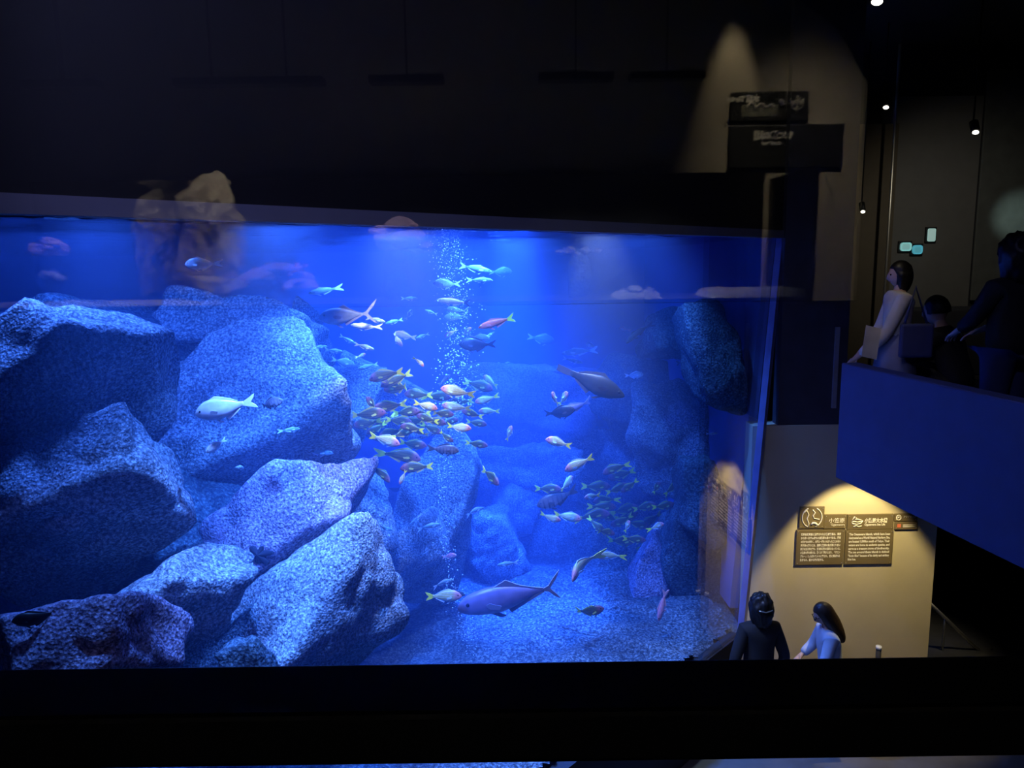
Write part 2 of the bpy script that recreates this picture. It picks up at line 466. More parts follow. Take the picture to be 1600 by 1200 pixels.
# left-hand cliff, from the window inwards
boulder('low boulder with violet-lit top and dark broken face in the bottom corner', 130, 1010, 0.5, 230, 140, 0.75, 8, 'rock_purple', 11, -34, boxy=0.15)
boulder('pale wedge of rock between the corner boulder and the long one', 268, 950, 1.0, 190, 130, 0.8, 62, 'rock', 12, -32)
boulder('broad bright boulder in front, its foot cut by the rail', 460, 985, 1.05, 350, 165, 0.9, 38, 'rock', 213, -34, planes=6, cut=(0.8, 1.05))
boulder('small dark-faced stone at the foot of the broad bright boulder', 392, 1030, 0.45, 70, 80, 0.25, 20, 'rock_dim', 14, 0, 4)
boulder('long rounded boulder carrying the dark star-shaped patch', 425, 850, 1.55, 300, 135, 0.95, 38, 'rock_purple', 15, -24, planes=6, cut=(0.8, 1.05))
boulder('slanted slab above the corner boulder at the left edge', 120, 785, 1.4, 330, 135, 0.9, 30, 'rock', 217, -34, boxy=0.25, planes=6, cut=(0.8, 1.05))
boulder('big slanted slab below the shadowed overhang', 370, 690, 2.2, 400, 150, 1.1, 28, 'rock', 317, -34, boxy=0.2, planes=6, cut=(0.8, 1.05))
boulder('dim slab running up from the left edge under the overhang', 80, 630, 1.8, 360, 150, 1.1, 42, 'rock', 18, -20, boxy=0.1, planes=6, cut=(0.8, 1.05))
boulder('overhanging block with a lit ledge on top', 390, 530, 3.0, 250, 85, 1.6, -6, 'rock', 19, -12, boxy=0.25)
boulder('bright pillar stone holding up the overhang', 470, 540, 2.9, 66, 150, 0.8, -8, 'rock', 20, -10)
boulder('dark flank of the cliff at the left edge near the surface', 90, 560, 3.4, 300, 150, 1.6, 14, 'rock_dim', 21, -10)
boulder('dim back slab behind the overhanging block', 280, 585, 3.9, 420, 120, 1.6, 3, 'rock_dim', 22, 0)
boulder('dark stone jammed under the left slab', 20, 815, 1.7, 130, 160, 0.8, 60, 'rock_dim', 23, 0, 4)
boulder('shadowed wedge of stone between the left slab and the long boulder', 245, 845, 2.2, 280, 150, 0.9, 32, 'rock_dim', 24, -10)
# middle
boulder('teal-lit pointed rock beside the big slanted slab', 535, 615, 3.0, 120, 100, 0.9, -28, 'rock', 31, -20)
boulder('rock shelf behind the snapper school', 610, 630, 4.0, 190, 100, 1.2, -36, 'rock', 32, -15)
boulder('rounded rock between the long boulder and the pale spire', 572, 805, 2.3, 130, 90, 0.8, 100, 'rock', 33, -12)
boulder('thin bright stone standing over the long boulder', 516, 690, 2.9, 34, 95, 0.35, -8, 'rock', 34, 0, 4)
boulder('pale spire of rock under the bubble column', 675, 815, 2.8, 270, 130, 1.0, 62, 'rock', 35, -10)
boulder('foot of the pale spire sloping down to the broad boulder', 625, 880, 2.5, 170, 95, 0.9, 38, 'rock', 36, -15)
boulder('large smooth dome of rock in the hazy distance', 855, 628, 4.6, 205, 120, 1.6, 2, 'rock_dome', 37, -10, rough=0.03)
boulder('dark ledge under the smooth dome', 870, 700, 4.4, 270, 75, 1.2, 3, 'rock', 38, -10)
# right-hand side
boulder('rubble-topped rock below the smooth dome', 830, 735, 3.6, 180, 90, 1.0, 16, 'rock', 41, -20, rough=0.2)
boulder('blue rock hump to the right of the pale spire', 775, 850, 3.2, 100, 130, 0.9, 30, 'rock', 42, -12)
boulder('rounded stone leaning against the blue hump', 800, 800, 3.5, 70, 90, 0.7, -10, 'rock', 43, -8)
boulder('squarish rock under the second snapper school', 900, 870, 3.0, 150, 150, 0.9, -8, 'rock', 44, -15, boxy=0.2, rough=0.16)
boulder('wide dim rock face behind the second snapper school', 965, 760, 3.4, 270, 170, 1.0, 8, 'rock', 45, -10, rough=0.2)
boulder('lit mound on the tank floor near the rail', 905, 1010, 2.2, 190, 90, 0.8, 10, 'rock', 46, -20, rough=0.16)
boulder('small round stone on the lit mound', 852, 962, 2.4, 36, 24, 0.2, 0, 'rock', 47, 0, 4)
boulder('low bright rubble along the tank floor', 765, 1025, 2.6, 190, 50, 0.7, 5, 'rock', 48, -10, rough=0.2)
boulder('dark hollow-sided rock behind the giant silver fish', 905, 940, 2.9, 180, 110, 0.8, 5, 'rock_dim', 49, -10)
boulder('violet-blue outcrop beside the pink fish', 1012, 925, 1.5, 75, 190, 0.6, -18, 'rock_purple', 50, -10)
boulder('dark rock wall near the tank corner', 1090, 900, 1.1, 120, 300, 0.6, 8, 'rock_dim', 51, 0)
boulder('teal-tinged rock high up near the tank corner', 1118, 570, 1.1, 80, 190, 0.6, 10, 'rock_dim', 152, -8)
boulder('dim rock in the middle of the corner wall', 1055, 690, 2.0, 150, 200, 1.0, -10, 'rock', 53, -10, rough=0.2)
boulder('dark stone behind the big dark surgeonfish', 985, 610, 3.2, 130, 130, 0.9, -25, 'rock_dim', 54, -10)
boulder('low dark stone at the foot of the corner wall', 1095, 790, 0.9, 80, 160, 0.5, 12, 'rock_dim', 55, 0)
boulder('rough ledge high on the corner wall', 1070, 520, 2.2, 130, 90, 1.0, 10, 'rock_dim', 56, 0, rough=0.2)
# dark splayed sponge on the long boulder
def on_rock(px, py):
    bpy.context.view_layer.update()
    dg = bpy.context.evaluated_depsgraph_get()
    d = ray(px, py).normalized(); p = EYE + d * 2.0
    for _ in range(20):
        hit, loc, nrm, _i, ob, _m = scene.ray_cast(dg, p, d)
        if not hit: break
        if ob.name.startswith('boulder'): return loc, nrm
        p = loc + d * 0.005
    return into(px, py, 1.0), -CF
def star_patch():
    c, nrm = on_rock(405, 866)
    r = random.Random(5)
    n = 22
    k = dist(c) / FPX
    arms = [(0.2, 20), (1.2, 11), (2.4, 17), (3.5, 18), (4.6, 12), (5.4, 19)]
    ring = []
    for i in range(n * 2):
        th = 2 * math.pi * i / (n * 2)
        rr = 8 + sum(max(0, math.cos(th - a)) ** 14 * L for a, L in arms) * 0.75 + r.uniform(-1.5, 1.5)
        ring.append((math.cos(th) * rr * k, math.sin(th) * rr * k * 0.85))
    vs = [Vector((x, -0.012, z)) for x, z in ring] + [Vector((x * 1.05, 0.02, z * 1.05)) for x, z in ring]
    m_ = len(ring)
    vs.append(Vector((0, -0.03, 0))); vs.append(Vector((0, 0.02, 0)))
    fs = []
    for i in range(m_):
        j = (i + 1) % m_
        fs += [(i, j, m_ * 2), (j + m_, i + m_, m_ * 2 + 1), (i, i + m_, j + m_, j)]
    o = mesh_obj('sponge', vs, fs, plain('black sponge', (0.015, 0.017, 0.03), 0.9))
    Y = -nrm.normalized(); X = (CR - Y * CR.dot(Y)).normalized(); Z = X.cross(Y)
    o.matrix_world = Matrix.Translation(c) @ Matrix((X, Y, Z)).transposed().to_4x4()
    tag(o, 'small dark star-shaped sponge patch on the long rounded boulder', 'sponge')
    return o
star_patch()
# bubbles
def bubbles():
    r = random.Random(3)
    bv, bf = ICO[1]
    V_, F_ = [], []
    for i in range(2600):
        u = r.random()
        py = 348 + (1025 - 348) * u ** 1.25
        mid = 690 + 22 * math.sin((py - 350) / 95.0) + (py - 350) * 0.03 + (10 if py > 600 else 0)
        wd = 26 if py < 560 else (30 if py < 640 else 15)
        px = r.gauss(mid, wd * 0.55)
        p = into(px, py, 1.9 + r.gauss(0, 0.1))
        k = dist(p) / FPX
        rr = k * r.choice([0.45, 0.6, 0.8, 0.8, 1.1, 1.5]) * (1.15 if 540 < py < 640 else 0.8)
        if py > 660 and r.random() < 0.45: continue
        b = len(V_)
        sq = Vector((1, 1, r.uniform(0.6, 1.0))) * rr
        V_ += [(p.x + a * sq.x, p.y + c * sq.y, p.z + e * sq.z) for a, c, e in bv]
        F_ += [tuple(b + q for q in f) for f in bf]
    m, nt, bs = new_mat('air bubble')
    bs.inputs['Base Color'].default_value = (0.85, 0.9, 1, 1); bs.inputs['Roughness'].default_value = 0.15
    bs.inputs['Specular IOR Level'].default_value = 1.0
    o = mesh_obj('bubbles', V_, F_, m, None, True)
    tag(o, 'rising column of small air bubbles through the middle of the tank', 'bubbles', kind='stuff')
bubbles()
# ------------------------------------------------------------------ fish
def fish_mat(name, back, side, belly, head=None, stripe=None, bars=None, rough=0.45, spec=0.5, metal=0.0):
    m, nt, b = new_mat(name)
    tc = N(nt, 'ShaderNodeTexCoord'); sp = N(nt, 'ShaderNodeSeparateXYZ')
    nt.links.new(tc.outputs['Object'], sp.inputs[0])
    mr = N(nt, 'ShaderNodeMapRange'); mr.inputs[1].default_value = -0.16; mr.inputs[2].default_value = 0.17
    nt.links.new(sp.outputs['Z'], mr.inputs[0])
    r = ramp(nt, mr.outputs[0], [(0.08, belly), (0.42, side), (0.62, side), (0.9, back)])
    c = r.outputs[0]
    if stripe:
        ws = N(nt, 'ShaderNodeMath', operation='MULTIPLY'); nt.links.new(sp.outputs['Z'], ws.inputs[0]); ws.inputs[1].default_value = 95.0
        sn = N(nt, 'ShaderNodeMath', operation='SINE'); nt.links.new(ws.outputs[0], sn.inputs[0])
        rr = ramp(nt, sn.outputs[0], [(0.35, (0, 0, 0)), (0.75, (1, 1, 1))])
        mx = N(nt, 'ShaderNodeMix', data_type='RGBA'); nt.links.new(rr.outputs[0], mx.inputs[0]); nt.links.new(c, mx.inputs[6]); mx.inputs[7].default_value = (*stripe, 1)
        c = mx.outputs[2]
    if bars:
        ws = N(nt, 'ShaderNodeMath', operation='MULTIPLY'); nt.links.new(sp.outputs['X'], ws.inputs[0]); ws.inputs[1].default_value = 60.0
        sn = N(nt, 'ShaderNodeMath', operation='SINE'); nt.links.new(ws.outputs[0], sn.inputs[0])
        rr = ramp(nt, sn.outputs[0], [(0.4, (0, 0, 0)), (0.8, (1, 1, 1))])
        mx = N(nt, 'ShaderNodeMix', data_type='RGBA'); nt.links.new(rr.outputs[0], mx.inputs[0]); nt.links.new(c, mx.inputs[6]); mx.inputs[7].default_value = (*bars, 1)
        c = mx.outputs[2]
    if head:
        hr = N(nt, 'ShaderNodeMapRange'); hr.inputs[1].default_value = 0.24; hr.inputs[2].default_value = 0.36
        nt.links.new(sp.outputs['X'], hr.inputs[0])
        mx = N(nt, 'ShaderNodeMix', data_type='RGBA'); nt.links.new(hr.outputs[0], mx.inputs[0]); nt.links.new(c, mx.inputs[6]); mx.inputs[7].default_value = (*head, 1)
        c = mx.outputs[2]
    ns = N(nt, 'ShaderNodeTexNoise', Scale=14.0, Detail=3.0); nt.links.new(tc.outputs['Object'], ns.inputs['Vector'])
    r3 = ramp(nt, ns.outputs['Fac'], [(0.3, (0.75, 0.75, 0.75)), (0.7, (1, 1, 1))])
    m3 = N(nt, 'ShaderNodeMix', data_type='RGBA', blend_type='MULTIPLY'); m3.inputs[0].default_value = 1.0
    nt.links.new(c, m3.inputs[6]); nt.links.new(r3.outputs[0], m3.inputs[7])
    nt.links.new(m3.outputs[2], b.inputs['Base Color'])
    b.inputs['Roughness'].default_value = rough; b.inputs['Specular IOR Level'].default_value = spec; b.inputs['Metallic'].default_value = metal
    return m
FM = {}
FM['snapper'] = fish_mat('shaded striped snapper skin', (0.04, 0.034, 0.008), (0.13, 0.105, 0.025), (0.42, 0.33, 0.24), head=(0.26, 0.08, 0.10), stripe=(0.06, 0.05, 0.008))  # darker copy for shaded fish, the shade put into the colour
FM['lit_snapper'] = fish_mat('lit snapper skin', (0.5, 0.4, 0.22), (0.75, 0.64, 0.36), (0.9, 0.8, 0.66), head=(0.85, 0.28, 0.26), stripe=(0.6, 0.5, 0.12))  # paler copy for fish in the light, brightness put into the colour
FM['chub'] = fish_mat('silver chub skin', (0.28, 0.3, 0.36), (0.5, 0.52, 0.58), (0.85, 0.86, 0.9), rough=0.35)
FM['white'] = fish_mat('white skin', (0.6, 0.66, 0.68), (0.85, 0.9, 0.9), (0.95, 0.95, 0.95))
FM['silver'] = fish_mat('blue silver skin', (0.12, 0.18, 0.2), (0.26, 0.36, 0.36), (0.6, 0.7, 0.66), rough=0.35)
FM['trevally'] = fish_mat('trevally skin', (0.13, 0.15, 0.28), (0.24, 0.27, 0.44), (0.58, 0.58, 0.56), rough=0.3)
FM['jack'] = fish_mat('giant jack skin', (0.15, 0.12, 0.27), (0.27, 0.22, 0.44), (0.75, 0.7, 0.85), rough=0.35)
FM['dark'] = fish_mat('dark slate skin', (0.010, 0.010, 0.012), (0.018, 0.018, 0.02), (0.10, 0.09, 0.08), rough=0.5)
FM['darkbar'] = fish_mat('barred brown skin', (0.06, 0.05, 0.06), (0.16, 0.13, 0.16), (0.5, 0.45, 0.5), bars=(0.07, 0.06, 0.08))
FM['red'] = fish_mat('red wrasse skin', (0.75, 0.06, 0.02), (0.85, 0.12, 0.04), (0.75, 0.4, 0.22))
FM['pink'] = fish_mat('pink fish skin', (0.8, 0.2, 0.3), (0.92, 0.36, 0.42), (0.95, 0.7, 0.72))
FM['orange'] = fish_mat('orange fish skin', (0.8, 0.26, 0.12), (0.75, 0.36, 0.26), (0.7, 0.55, 0.55))
M['yellowfin'] = plain('yellow fin', (0.9, 0.74, 0.03), 0.5)
M['palefin'] = plain('pale fin', (0.7, 0.74, 0.8), 0.5)
M['darkfin'] = plain('dark fin', (0.05, 0.045, 0.06), 0.5)
M['redfin'] = plain('red fin', (0.8, 0.16, 0.1), 0.5)
M['pinkfin'] = plain('pink fin', (0.9, 0.45, 0.5), 0.5)
M['greenfin'] = plain('olive yellow fin', (0.55, 0.5, 0.10), 0.5)
M['jackfin'] = plain('violet grey fin', (0.22, 0.21, 0.32), 0.5)
M['eye'] = plain('fish eye', (0.01, 0.01, 0.012), 0.15)

TS = [0, .04, .12, .22, .34, .48, .62, .76, .88, 1.0]
PROF = {  # upper, lower heights along the body; body end; width ratio; tail fork points
    'snapper': ([.008, .06, .118, .162, .180, .168, .136, .092, .054, .040], [.008, .042, .084, .118, .138, .136, .112, .078, .046, .036], .80, .42, 'fork'),
    'chub':    ([.012, .07, .13, .175, .195, .185, .150, .100, .055, .035], [.012, .05, .095, .135, .160, .165, .145, .100, .055, .032], .79, .42, 'fork'),
    'slim':    ([.008, .035, .066, .088, .098, .096, .084, .064, .042, .032], [.008, .028, .055, .078, .090, .090, .078, .058, .038, .028], .82, .55, 'fork'),
    'trevally': ([.010, .06, .105, .135, .150, .145, .115, .070, .030, .016], [.010, .045, .085, .120, .140, .138, .110, .065, .028, .014], .74, .40, 'lunate'),
    'jack':    ([.010, .06, .105, .130, .142, .138, .112, .072, .036, .018], [.015, .055, .085, .108, .122, .125, .102, .062, .028, .014], .84, .48, 'lunate'),
    'unicorn': ([.010, .04, .075, .115, .140, .145, .120, .080, .050, .042], [.010, .035, .070, .110, .135, .138, .115, .075, .046, .038], .80, .36, 'trunc'),
}
def build_fish_meshes(shape, bend):
    up, lo, L, wr, tail = PROF[shape]
    def warp(x, y, z):
        s = max(0.0, 0.25 - x)
        return (x, y + bend * s * s * 1.6, z)
    rings, seg = len(TS), 14
    # finer along the body
    tt = np.linspace(0, 1, 20) ** 1.15
    U = np.interp(tt, TS, up); D = np.interp(tt, TS, lo)
    vs, fs = [], []
    for k, t in enumerate(tt):
        x = 0.5 - t * L
        wdt = (U[k] + D[k]) * wr * 0.5 * (1.0 if t < 0.55 else 1.0 - 0.55 * (t - 0.55) / 0.45)
        for i in range(seg):
            th = 2 * math.pi * i / seg
            c, s = math.cos(th), math.sin(th)
            z = (U[k] if s > 0 else D[k]) * s
            y = wdt * math.copysign(abs(c) ** 0.85, c)
            vs.append(warp(x, y, z))
    for k in range(len(tt) - 1):
        for i in range(seg):
            fs.append((k * seg + i, (k + 1) * seg + i, (k + 1) * seg + (i + 1) % seg, k * seg + (i + 1) % seg))
    fs.append(tuple(range(seg))); fs.append(tuple(range((len(tt) - 1) * seg, len(tt) * seg))[::-1])
    def mk(nm, v, f, sm=True):
        me = bpy.data.meshes.new(nm); me.from_pydata(v, [], f); me.validate()
        if sm: me.shade_smooth()
        return me
    body = mk('body', vs, fs)
    xe = 0.5 - L
    def fin(nm, outline, th=0.006, yoff=0.0, tiltfun=None):
        n = len(outline)
        v = []
        for sgn in (-1, 1):
            for (x, z) in outline:
                p = (x, yoff + sgn * th, z)
                if tiltfun: p = tiltfun(p)
                v.append(warp(*p))
        f = [tuple(range(n)), tuple(range(n, 2 * n))[::-1]] + [(i, n + i, n + (i + 1) % n, (i + 1) % n) for i in range(n)]
        bm = bmesh.new(); me = mk(nm, v, f, False); bm.from_mesh(me)
        bmesh.ops.recalc_face_normals(bm, faces=bm.faces)
        bmesh.ops.triangulate(bm, faces=[q for q in bm.faces if len(q.verts) > 4])
        bm.to_mesh(me); bm.free()
        return me
    h = up[-1]
    if tail == 'fork':
        to = [(xe + .03, h * .8), (xe - .05, h * 1.8), (xe - .19, .125), (xe - .165, .07), (xe - .10, .0), (xe - .165, -.065), (xe - .185, -.115), (xe - .05, -h * 1.8), (xe + .03, -h * .8)]
    elif tail == 'lunate':
        to = [(xe + .02, h * .9), (xe - .05, h * 2.6), (xe - .14, .14), (xe - .25, .235), (xe - .185, .12), (xe - .10, .035), (xe - .075, 0), (xe - .10, -.035), (xe - .16, -.10), (xe - .215, -.185), (xe - .12, -.12), (xe - .05, -h * 2.6), (xe + .02, -h * .9)]
        if shape == 'jack':
            to = [(xe + (x - xe) * (0.62 if x < xe else 1), z * 0.72) for x, z in to]
    else:
        to = [(xe + .03, h * .9), (xe - .06, h * 1.1), (xe - .20, .045), (xe - .19, 0), (xe - .19, -.04), (xe - .06, -h * 1.1), (xe + .03, -h * .9)]
    def prof(t, a): return float(np.interp(t, TS, a))
    def xt(t): return 0.5 - t * L
    tf = fin('tail_fin', to)
    ds, de, dh = (.30, .86, .05) if tail != 'lunate' else (.42, .95, .045)
    top = [(xt(ds + (de - ds) * q), prof(ds + (de - ds) * q, up) - .008) for q in (0, .25, .5, .75, 1)]
    hi = [(x - .02, z + dh * k_) for (x, z), k_ in zip(top, (.1, 1.0, .75, .65, .25))]
    if tail == 'lunate': hi = [(x - .02, z + dh * k_) for (x, z), k_ in zip(top, (.2, 1.5, .5, .3, .1))]
    dorsal = fin('dorsal_fin', top + hi[::-1])
    a0, a1 = (.58, .86) if tail != 'lunate' else (.55, .95)
    bt = [(xt(a0 + (a1 - a0) * q), -prof(a0 + (a1 - a0) * q, lo) + .008) for q in (0, .5, 1)]
    bl = [(x - .03, z - dh * k_) for (x, z), k_ in zip(bt, (1.15, .7, .2))]
    anal = fin('anal_fin', bt + bl[::-1])
    xp = xt(.30); wy = (prof(.30, up) + prof(.30, lo)) * wr * .5
    pls = []
    for sg in (1, -1):
        def tl(p, sg=sg):
            x, y, z = p
            return (x, sg * (wy * .9 + (xp - x) * .45) + y * .5, z)
        pls.append(fin('pectoral_fin', [(xp, .0), (xp - .05, .025), (xp - .15, .0), (xp - .13, -.04), (xp - .04, -.035)], .003, 0, tl))
    pelv = fin('pelvic_fin', [(xt(.34), -prof(.34, lo) + .01), (xt(.40), -prof(.40, lo) + .01), (xt(.52), -prof(.46, lo) - .055), (xt(.46), -prof(.44, lo) - .055)], .012)
    ey = []
    te = .12
    we = (prof(te, up) + prof(te, lo)) * wr * .5
    for sg in (1, -1):
        v, f = uvball(xt(te), sg * we * .88, prof(te, up) * .35, .019, .011, .019, 8, 6)
        ey.append(mk('eye', [warp(*p) for p in v], f))
    return dict(body=body, tail_fin=tf, dorsal_fin=dorsal, anal_fin=anal, pec=pls, pelvic_fin=pelv, eyes=ey)
SHAPES = {}
def shape_of(shape, b):
    if (shape, b) not in SHAPES:
        SHAPES[shape, b] = build_fish_meshes(shape, {0: 0.0, 1: 0.55, -1: -0.55}[b])
    return SHAPES[shape, b]
COATED = {}
def coated(me, mat):
    k = (me.name_full, mat.name)
    if k not in COATED:
        c = me.copy(); c.materials.clear(); c.materials.append(mat); COATED[k] = c
    return COATED[k]
KIND = {  # shape, skin, tail, other fins, object name, category
    'snap': ('snapper', 'snapper', 'yellowfin', 'greenfin', 'snapper'),
    'pale': ('snapper', 'lit_snapper', 'yellowfin', 'palefin', 'snapper'),
    'chub': ('chub', 'chub', 'palefin', 'palefin', 'chub_fish'),
    'silver': ('slim', 'silver', 'palefin', 'palefin', 'silver_fish'),
    'white': ('slim', 'white', 'palefin', 'palefin', 'white_fish'),
    'round': ('chub', 'silver', 'palefin', 'palefin', 'silver_fish'),
    'trev': ('trevally', 'trevally', 'jackfin', 'jackfin', 'trevally'),
    'jack': ('jack', 'jack', 'jackfin', 'jackfin', 'giant_jack'),
    'uni': ('unicorn', 'dark', 'darkfin', 'darkfin', 'surgeonfish'),
    'dark': ('chub', 'dark', 'darkfin', 'darkfin', 'dark_fish'),
    'dslim': ('slim', 'dark', 'darkfin', 'darkfin', 'dark_fish'),
    'bar': ('snapper', 'darkbar', 'darkfin', 'darkfin', 'barred_fish'),
    'red': ('slim', 'red', 'yellowfin', 'redfin', 'red_fish'),
    'pink': ('snapper', 'pink', 'pinkfin', 'pinkfin', 'pink_fish'),
    'pslim': ('slim', 'pink', 'pinkfin', 'pinkfin', 'pink_fish'),
    'orange': ('slim', 'orange', 'darkfin', 'pinkfin', 'orange_fish'),
}
frng = random.Random(21)
SCHOOL = {}
def fish(kind, px, py, lpx, face, tilt=0.0, s=1.5, yaw=None, label=None, group=None, bend=None):
    """face +1 swims to the right in view, -1 to the left; yaw turns it towards (+) or away from the window"""
    shp, skin, tailm, finm, nm = KIND[kind]
    if yaw is None: yaw = frng.uniform(-22, 22)
    if bend is None: bend = frng.choice([0, 0, 1, -1])
    ms = shape_of(shp, bend)
    p = into(px, py, s)
    while p.x > 2.35 and s > 0.25:
        s -= 0.1; p = into(px, py, s)
    if nm == 'snapper': lpx *= 1.12
    L = lpx * dist(p) / FPX / max(0.35, math.cos(R_(yaw)))
    fwd = Vector((CR.x, CR.y, 0)).normalized() * face * math.cos(R_(yaw)) + Vector((0, -1, 0)) * math.sin(R_(yaw))
    up = Vector((0, 0, 1))
    side = up.cross(fwd).normalized()
    m = Matrix((fwd, side, up)).transposed()
    m = m @ Matrix.Rotation(R_(-tilt), 3, 'Y') @ Matrix.Rotation(R_(frng.uniform(-6, 6)), 3, 'X')
    root = bpy.data.objects.new(nm, coated(ms['body'], FM[skin]))
    link(root)
    root.matrix_world = Matrix.Translation(p) @ m.to_4x4() @ Matrix.Diagonal((L, L, L, 1))
    for part in ('tail_fin', 'dorsal_fin', 'anal_fin', 'pelvic_fin'):
        link(bpy.data.objects.new(part, coated(ms[part], M[tailm if part == 'tail_fin' else finm])), root)
    for me in ms['pec']: link(bpy.data.objects.new('pectoral_fin', coated(me, M[finm])), root)
    for me in ms['eyes']: link(bpy.data.objects.new('eye', coated(me, M['eye'])), root)
    if group: SCHOOL.setdefault(group, []).append((py, px, face, kind, root))
    return tag(root, label, 'fish', group)

# --- first school, beside the bubble column
GA = 'snappers packed beside the bubble column'
LA = 'yellow-tailed striped snapper in the packed school at the bubble column'
def za(zx, zy): return 530 + zx / 5.926, 560 + zy / 5.926
for k, (zx, zy, zl, fc, tl, kd) in enumerate([
    (440, 150, 300, -1, -16, 'snap'), (530, 195, 280, -1, -22, 'snap'), (560, 270, 290, -1, -10, 'snap'), (735, 335, 250, -1, 0, 'snap'),
    (900, 350, 250, 1, -8, 'snap'), (1090, 315, 280, -1, 14, 'pale'), (1285, 250, 260, 1, -14, 'snap'), (1130, 405, 220, -1, -10, 'snap'),
    (1365, 385, 200, -1, -12, 'pale'), (1390, 490, 180, -1, 0, 'pale'), (1235, 515, 190, -1, 18, 'snap'), (1270, 600, 180, 1, -8, 'snap'),
    (1105, 645, 215, 1, -4, 'pale'), (1080, 460, 240, -1, 12, 'pale'), (950, 510, 200, 1, -12, 'snap'), (800, 440, 210, 1, -16, 'pale'),
    (470, 445, 280, -1, -6, 'snap'), (260, 525, 310, 1, 6, 'snap'), (265, 600, 260, -1, -14, 'snap'), (410, 590, 200, -1, -34, 'snap'),
    (550, 580, 230, 1, -6, 'snap'), (710, 585, 220, 1, -16, 'snap'), (740, 500, 210, -1, 4, 'snap'), (880, 575, 210, 1, -18, 'snap'),
    (490, 685, 260, -1, -26, 'snap'), (590, 690, 210, 1, 14, 'snap'), (420, 755, 275, 1, -14, 'pale'), (675, 800, 245, 1, -6, 'snap'),
    (575, 895, 340, 1, -10, 'snap'), (720, 1010, 270, -1, 0, 'snap'), (740, 685, 160, -1, 30, 'snap'), (850, 650, 190, 1, -30, 'snap'),
    (985, 730, 150, 1, -30, 'snap'), (350, 655, 180, -1, -20, 'snap'), (620, 500, 240, 1, 8, 'snap'), (820, 560, 200, -1, 12, 'snap'),
    (1010, 590, 170, 1, 10, 'snap'), (680, 640, 210, -1, 6, 'snap')]):
    x, y = za(zx, zy)
    fish(kd, x, y, zl / 5.926, fc, tl, 1.25 + 0.75 * frng.random() - (0.3 if kd == 'pale' else 0), None, LA, GA)
x, y = za(300, 430); fish('snap', x, y, 20, -1, 55, 1.4, 50, 'snapper swimming tail-up on the upper edge of the packed school')
x, y = za(590, 1100); fish('pale', x, y, 17, -1, -60, 1.4, 40, 'small pale snapper pointing straight down below the packed school')
x, y = za(390, 1055); fish('snap', x, y, 32, 1, -38, 1.4, 35, 'snapper diving away at the lower left of the packed school')
x, y = za(960, 845); fish('bar', x, y, 52, 1, -4, 1.1, 8, 'grey barred fish with tall back under the packed snapper school')
x, y = za(1270, 795); fish('snap', x, y, 33, 1, -8, 1.5, 10, 'dark-backed snapper alone to the right of the barred fish')
x, y = za(1400, 1095); fish('snap', x, y, 26, 1, -18, 1.3, 55, 'plump snapper coming nearly head-on above the pale spire')
x, y = za(1400, 215); fish('pale', x, y, 22, -1, 20, 1.7, -50, 'snapper showing only its broad yellow tail at the school top')
# --- second school
GB = 'snappers of the second school over the squarish rock'
LB = 'yellow-tailed snapper in the loose second school over the squarish rock'
def zb(zx, zy): return 740 + zx / 3.749, 670 + zy / 3.749
for (zx, zy, zl, fc, tl, kd) in [
    (435, 352, 140, 1, 2, 'snap'), (715, 338, 160, 1, -4, 'snap'), (830, 228, 145, -1, -24, 'snap'), (868, 268, 155, -1, -18, 'snap'),
    (448, 526, 115, 1, -10, 'pale'), (548, 515, 150, 1, -10, 'pale'), (765, 412, 125, -1, -8, 'snap'), (748, 458, 160, 1, -4, 'snap'),
    (700, 503, 175, 1, 6, 'snap'), (882, 470, 155, 1, 8, 'snap'), (1000, 458, 125, 1, 18, 'snap'), (1110, 452, 125, 1, 6, 'snap'),
    (870, 545, 130, -1, -20, 'snap'), (770, 602, 110, 1, -20, 'snap'), (1040, 535, 140, -1, -34, 'snap'), (1135, 505, 130, -1, -40, 'snap'),
    (865, 662, 160, 1, 10, 'snap'), (1005, 672, 135, 1, 10, 'snap'), (1105, 666, 125, 1, -10, 'snap'), (940, 648, 120, 1, 0, 'snap'),
    (1160, 345, 110, 1, 28, 'snap'), (840, 352, 130, 1, 14, 'snap'), (915, 335, 110, -1, -40, 'snap'), (900, 520, 130, 1, 20, 'snap'),
    (800, 520, 120, -1, 30, 'snap'), (960, 560, 130, 1, -12, 'snap'), (720, 570, 110, 1, -40, 'snap')]:
    x, y = zb(zx, zy)
    fish(kd, x, y, zl / 3.749, fc, tl, 1.35 + 0.8 * frng.random(), None, LB, GB)
x, y = zb(500, 415); fish('bar', x, y, 72, -1, -14, 1.4, 5, 'large grey-brown fish at the left end of the second school')
x, y = zb(545, 325); fish('pale', x, y, 22, 1, 20, 1.8, -55, 'pale fish turned away above the large grey-brown one')
x, y = zb(695, 396); fish('pale', x, y, 24, -1, 0, 1.2, 30, 'snapper with bright pink head inside the second school')
x, y = zb(800, 738); fish('pale', x, y, 37, -1, -8, 1.3, 10, 'pale snapper facing left under the second school')
x, y = zb(900, 572); fish('pale', x, y, 14, 1, 65, 1.3, 50, 'small yellow snapper standing upright within the second school')
x, y = zb(1078, 570); fish('pale', x, y, 16, 1, 30, 1.2, 50, 'small pale snapper at the right rim of the second school')
x, y = zb(1072, 345); fish('snap', x, y, 16, 1, 60, 1.5, 45, 'tiny olive fish above the right end of the second school')
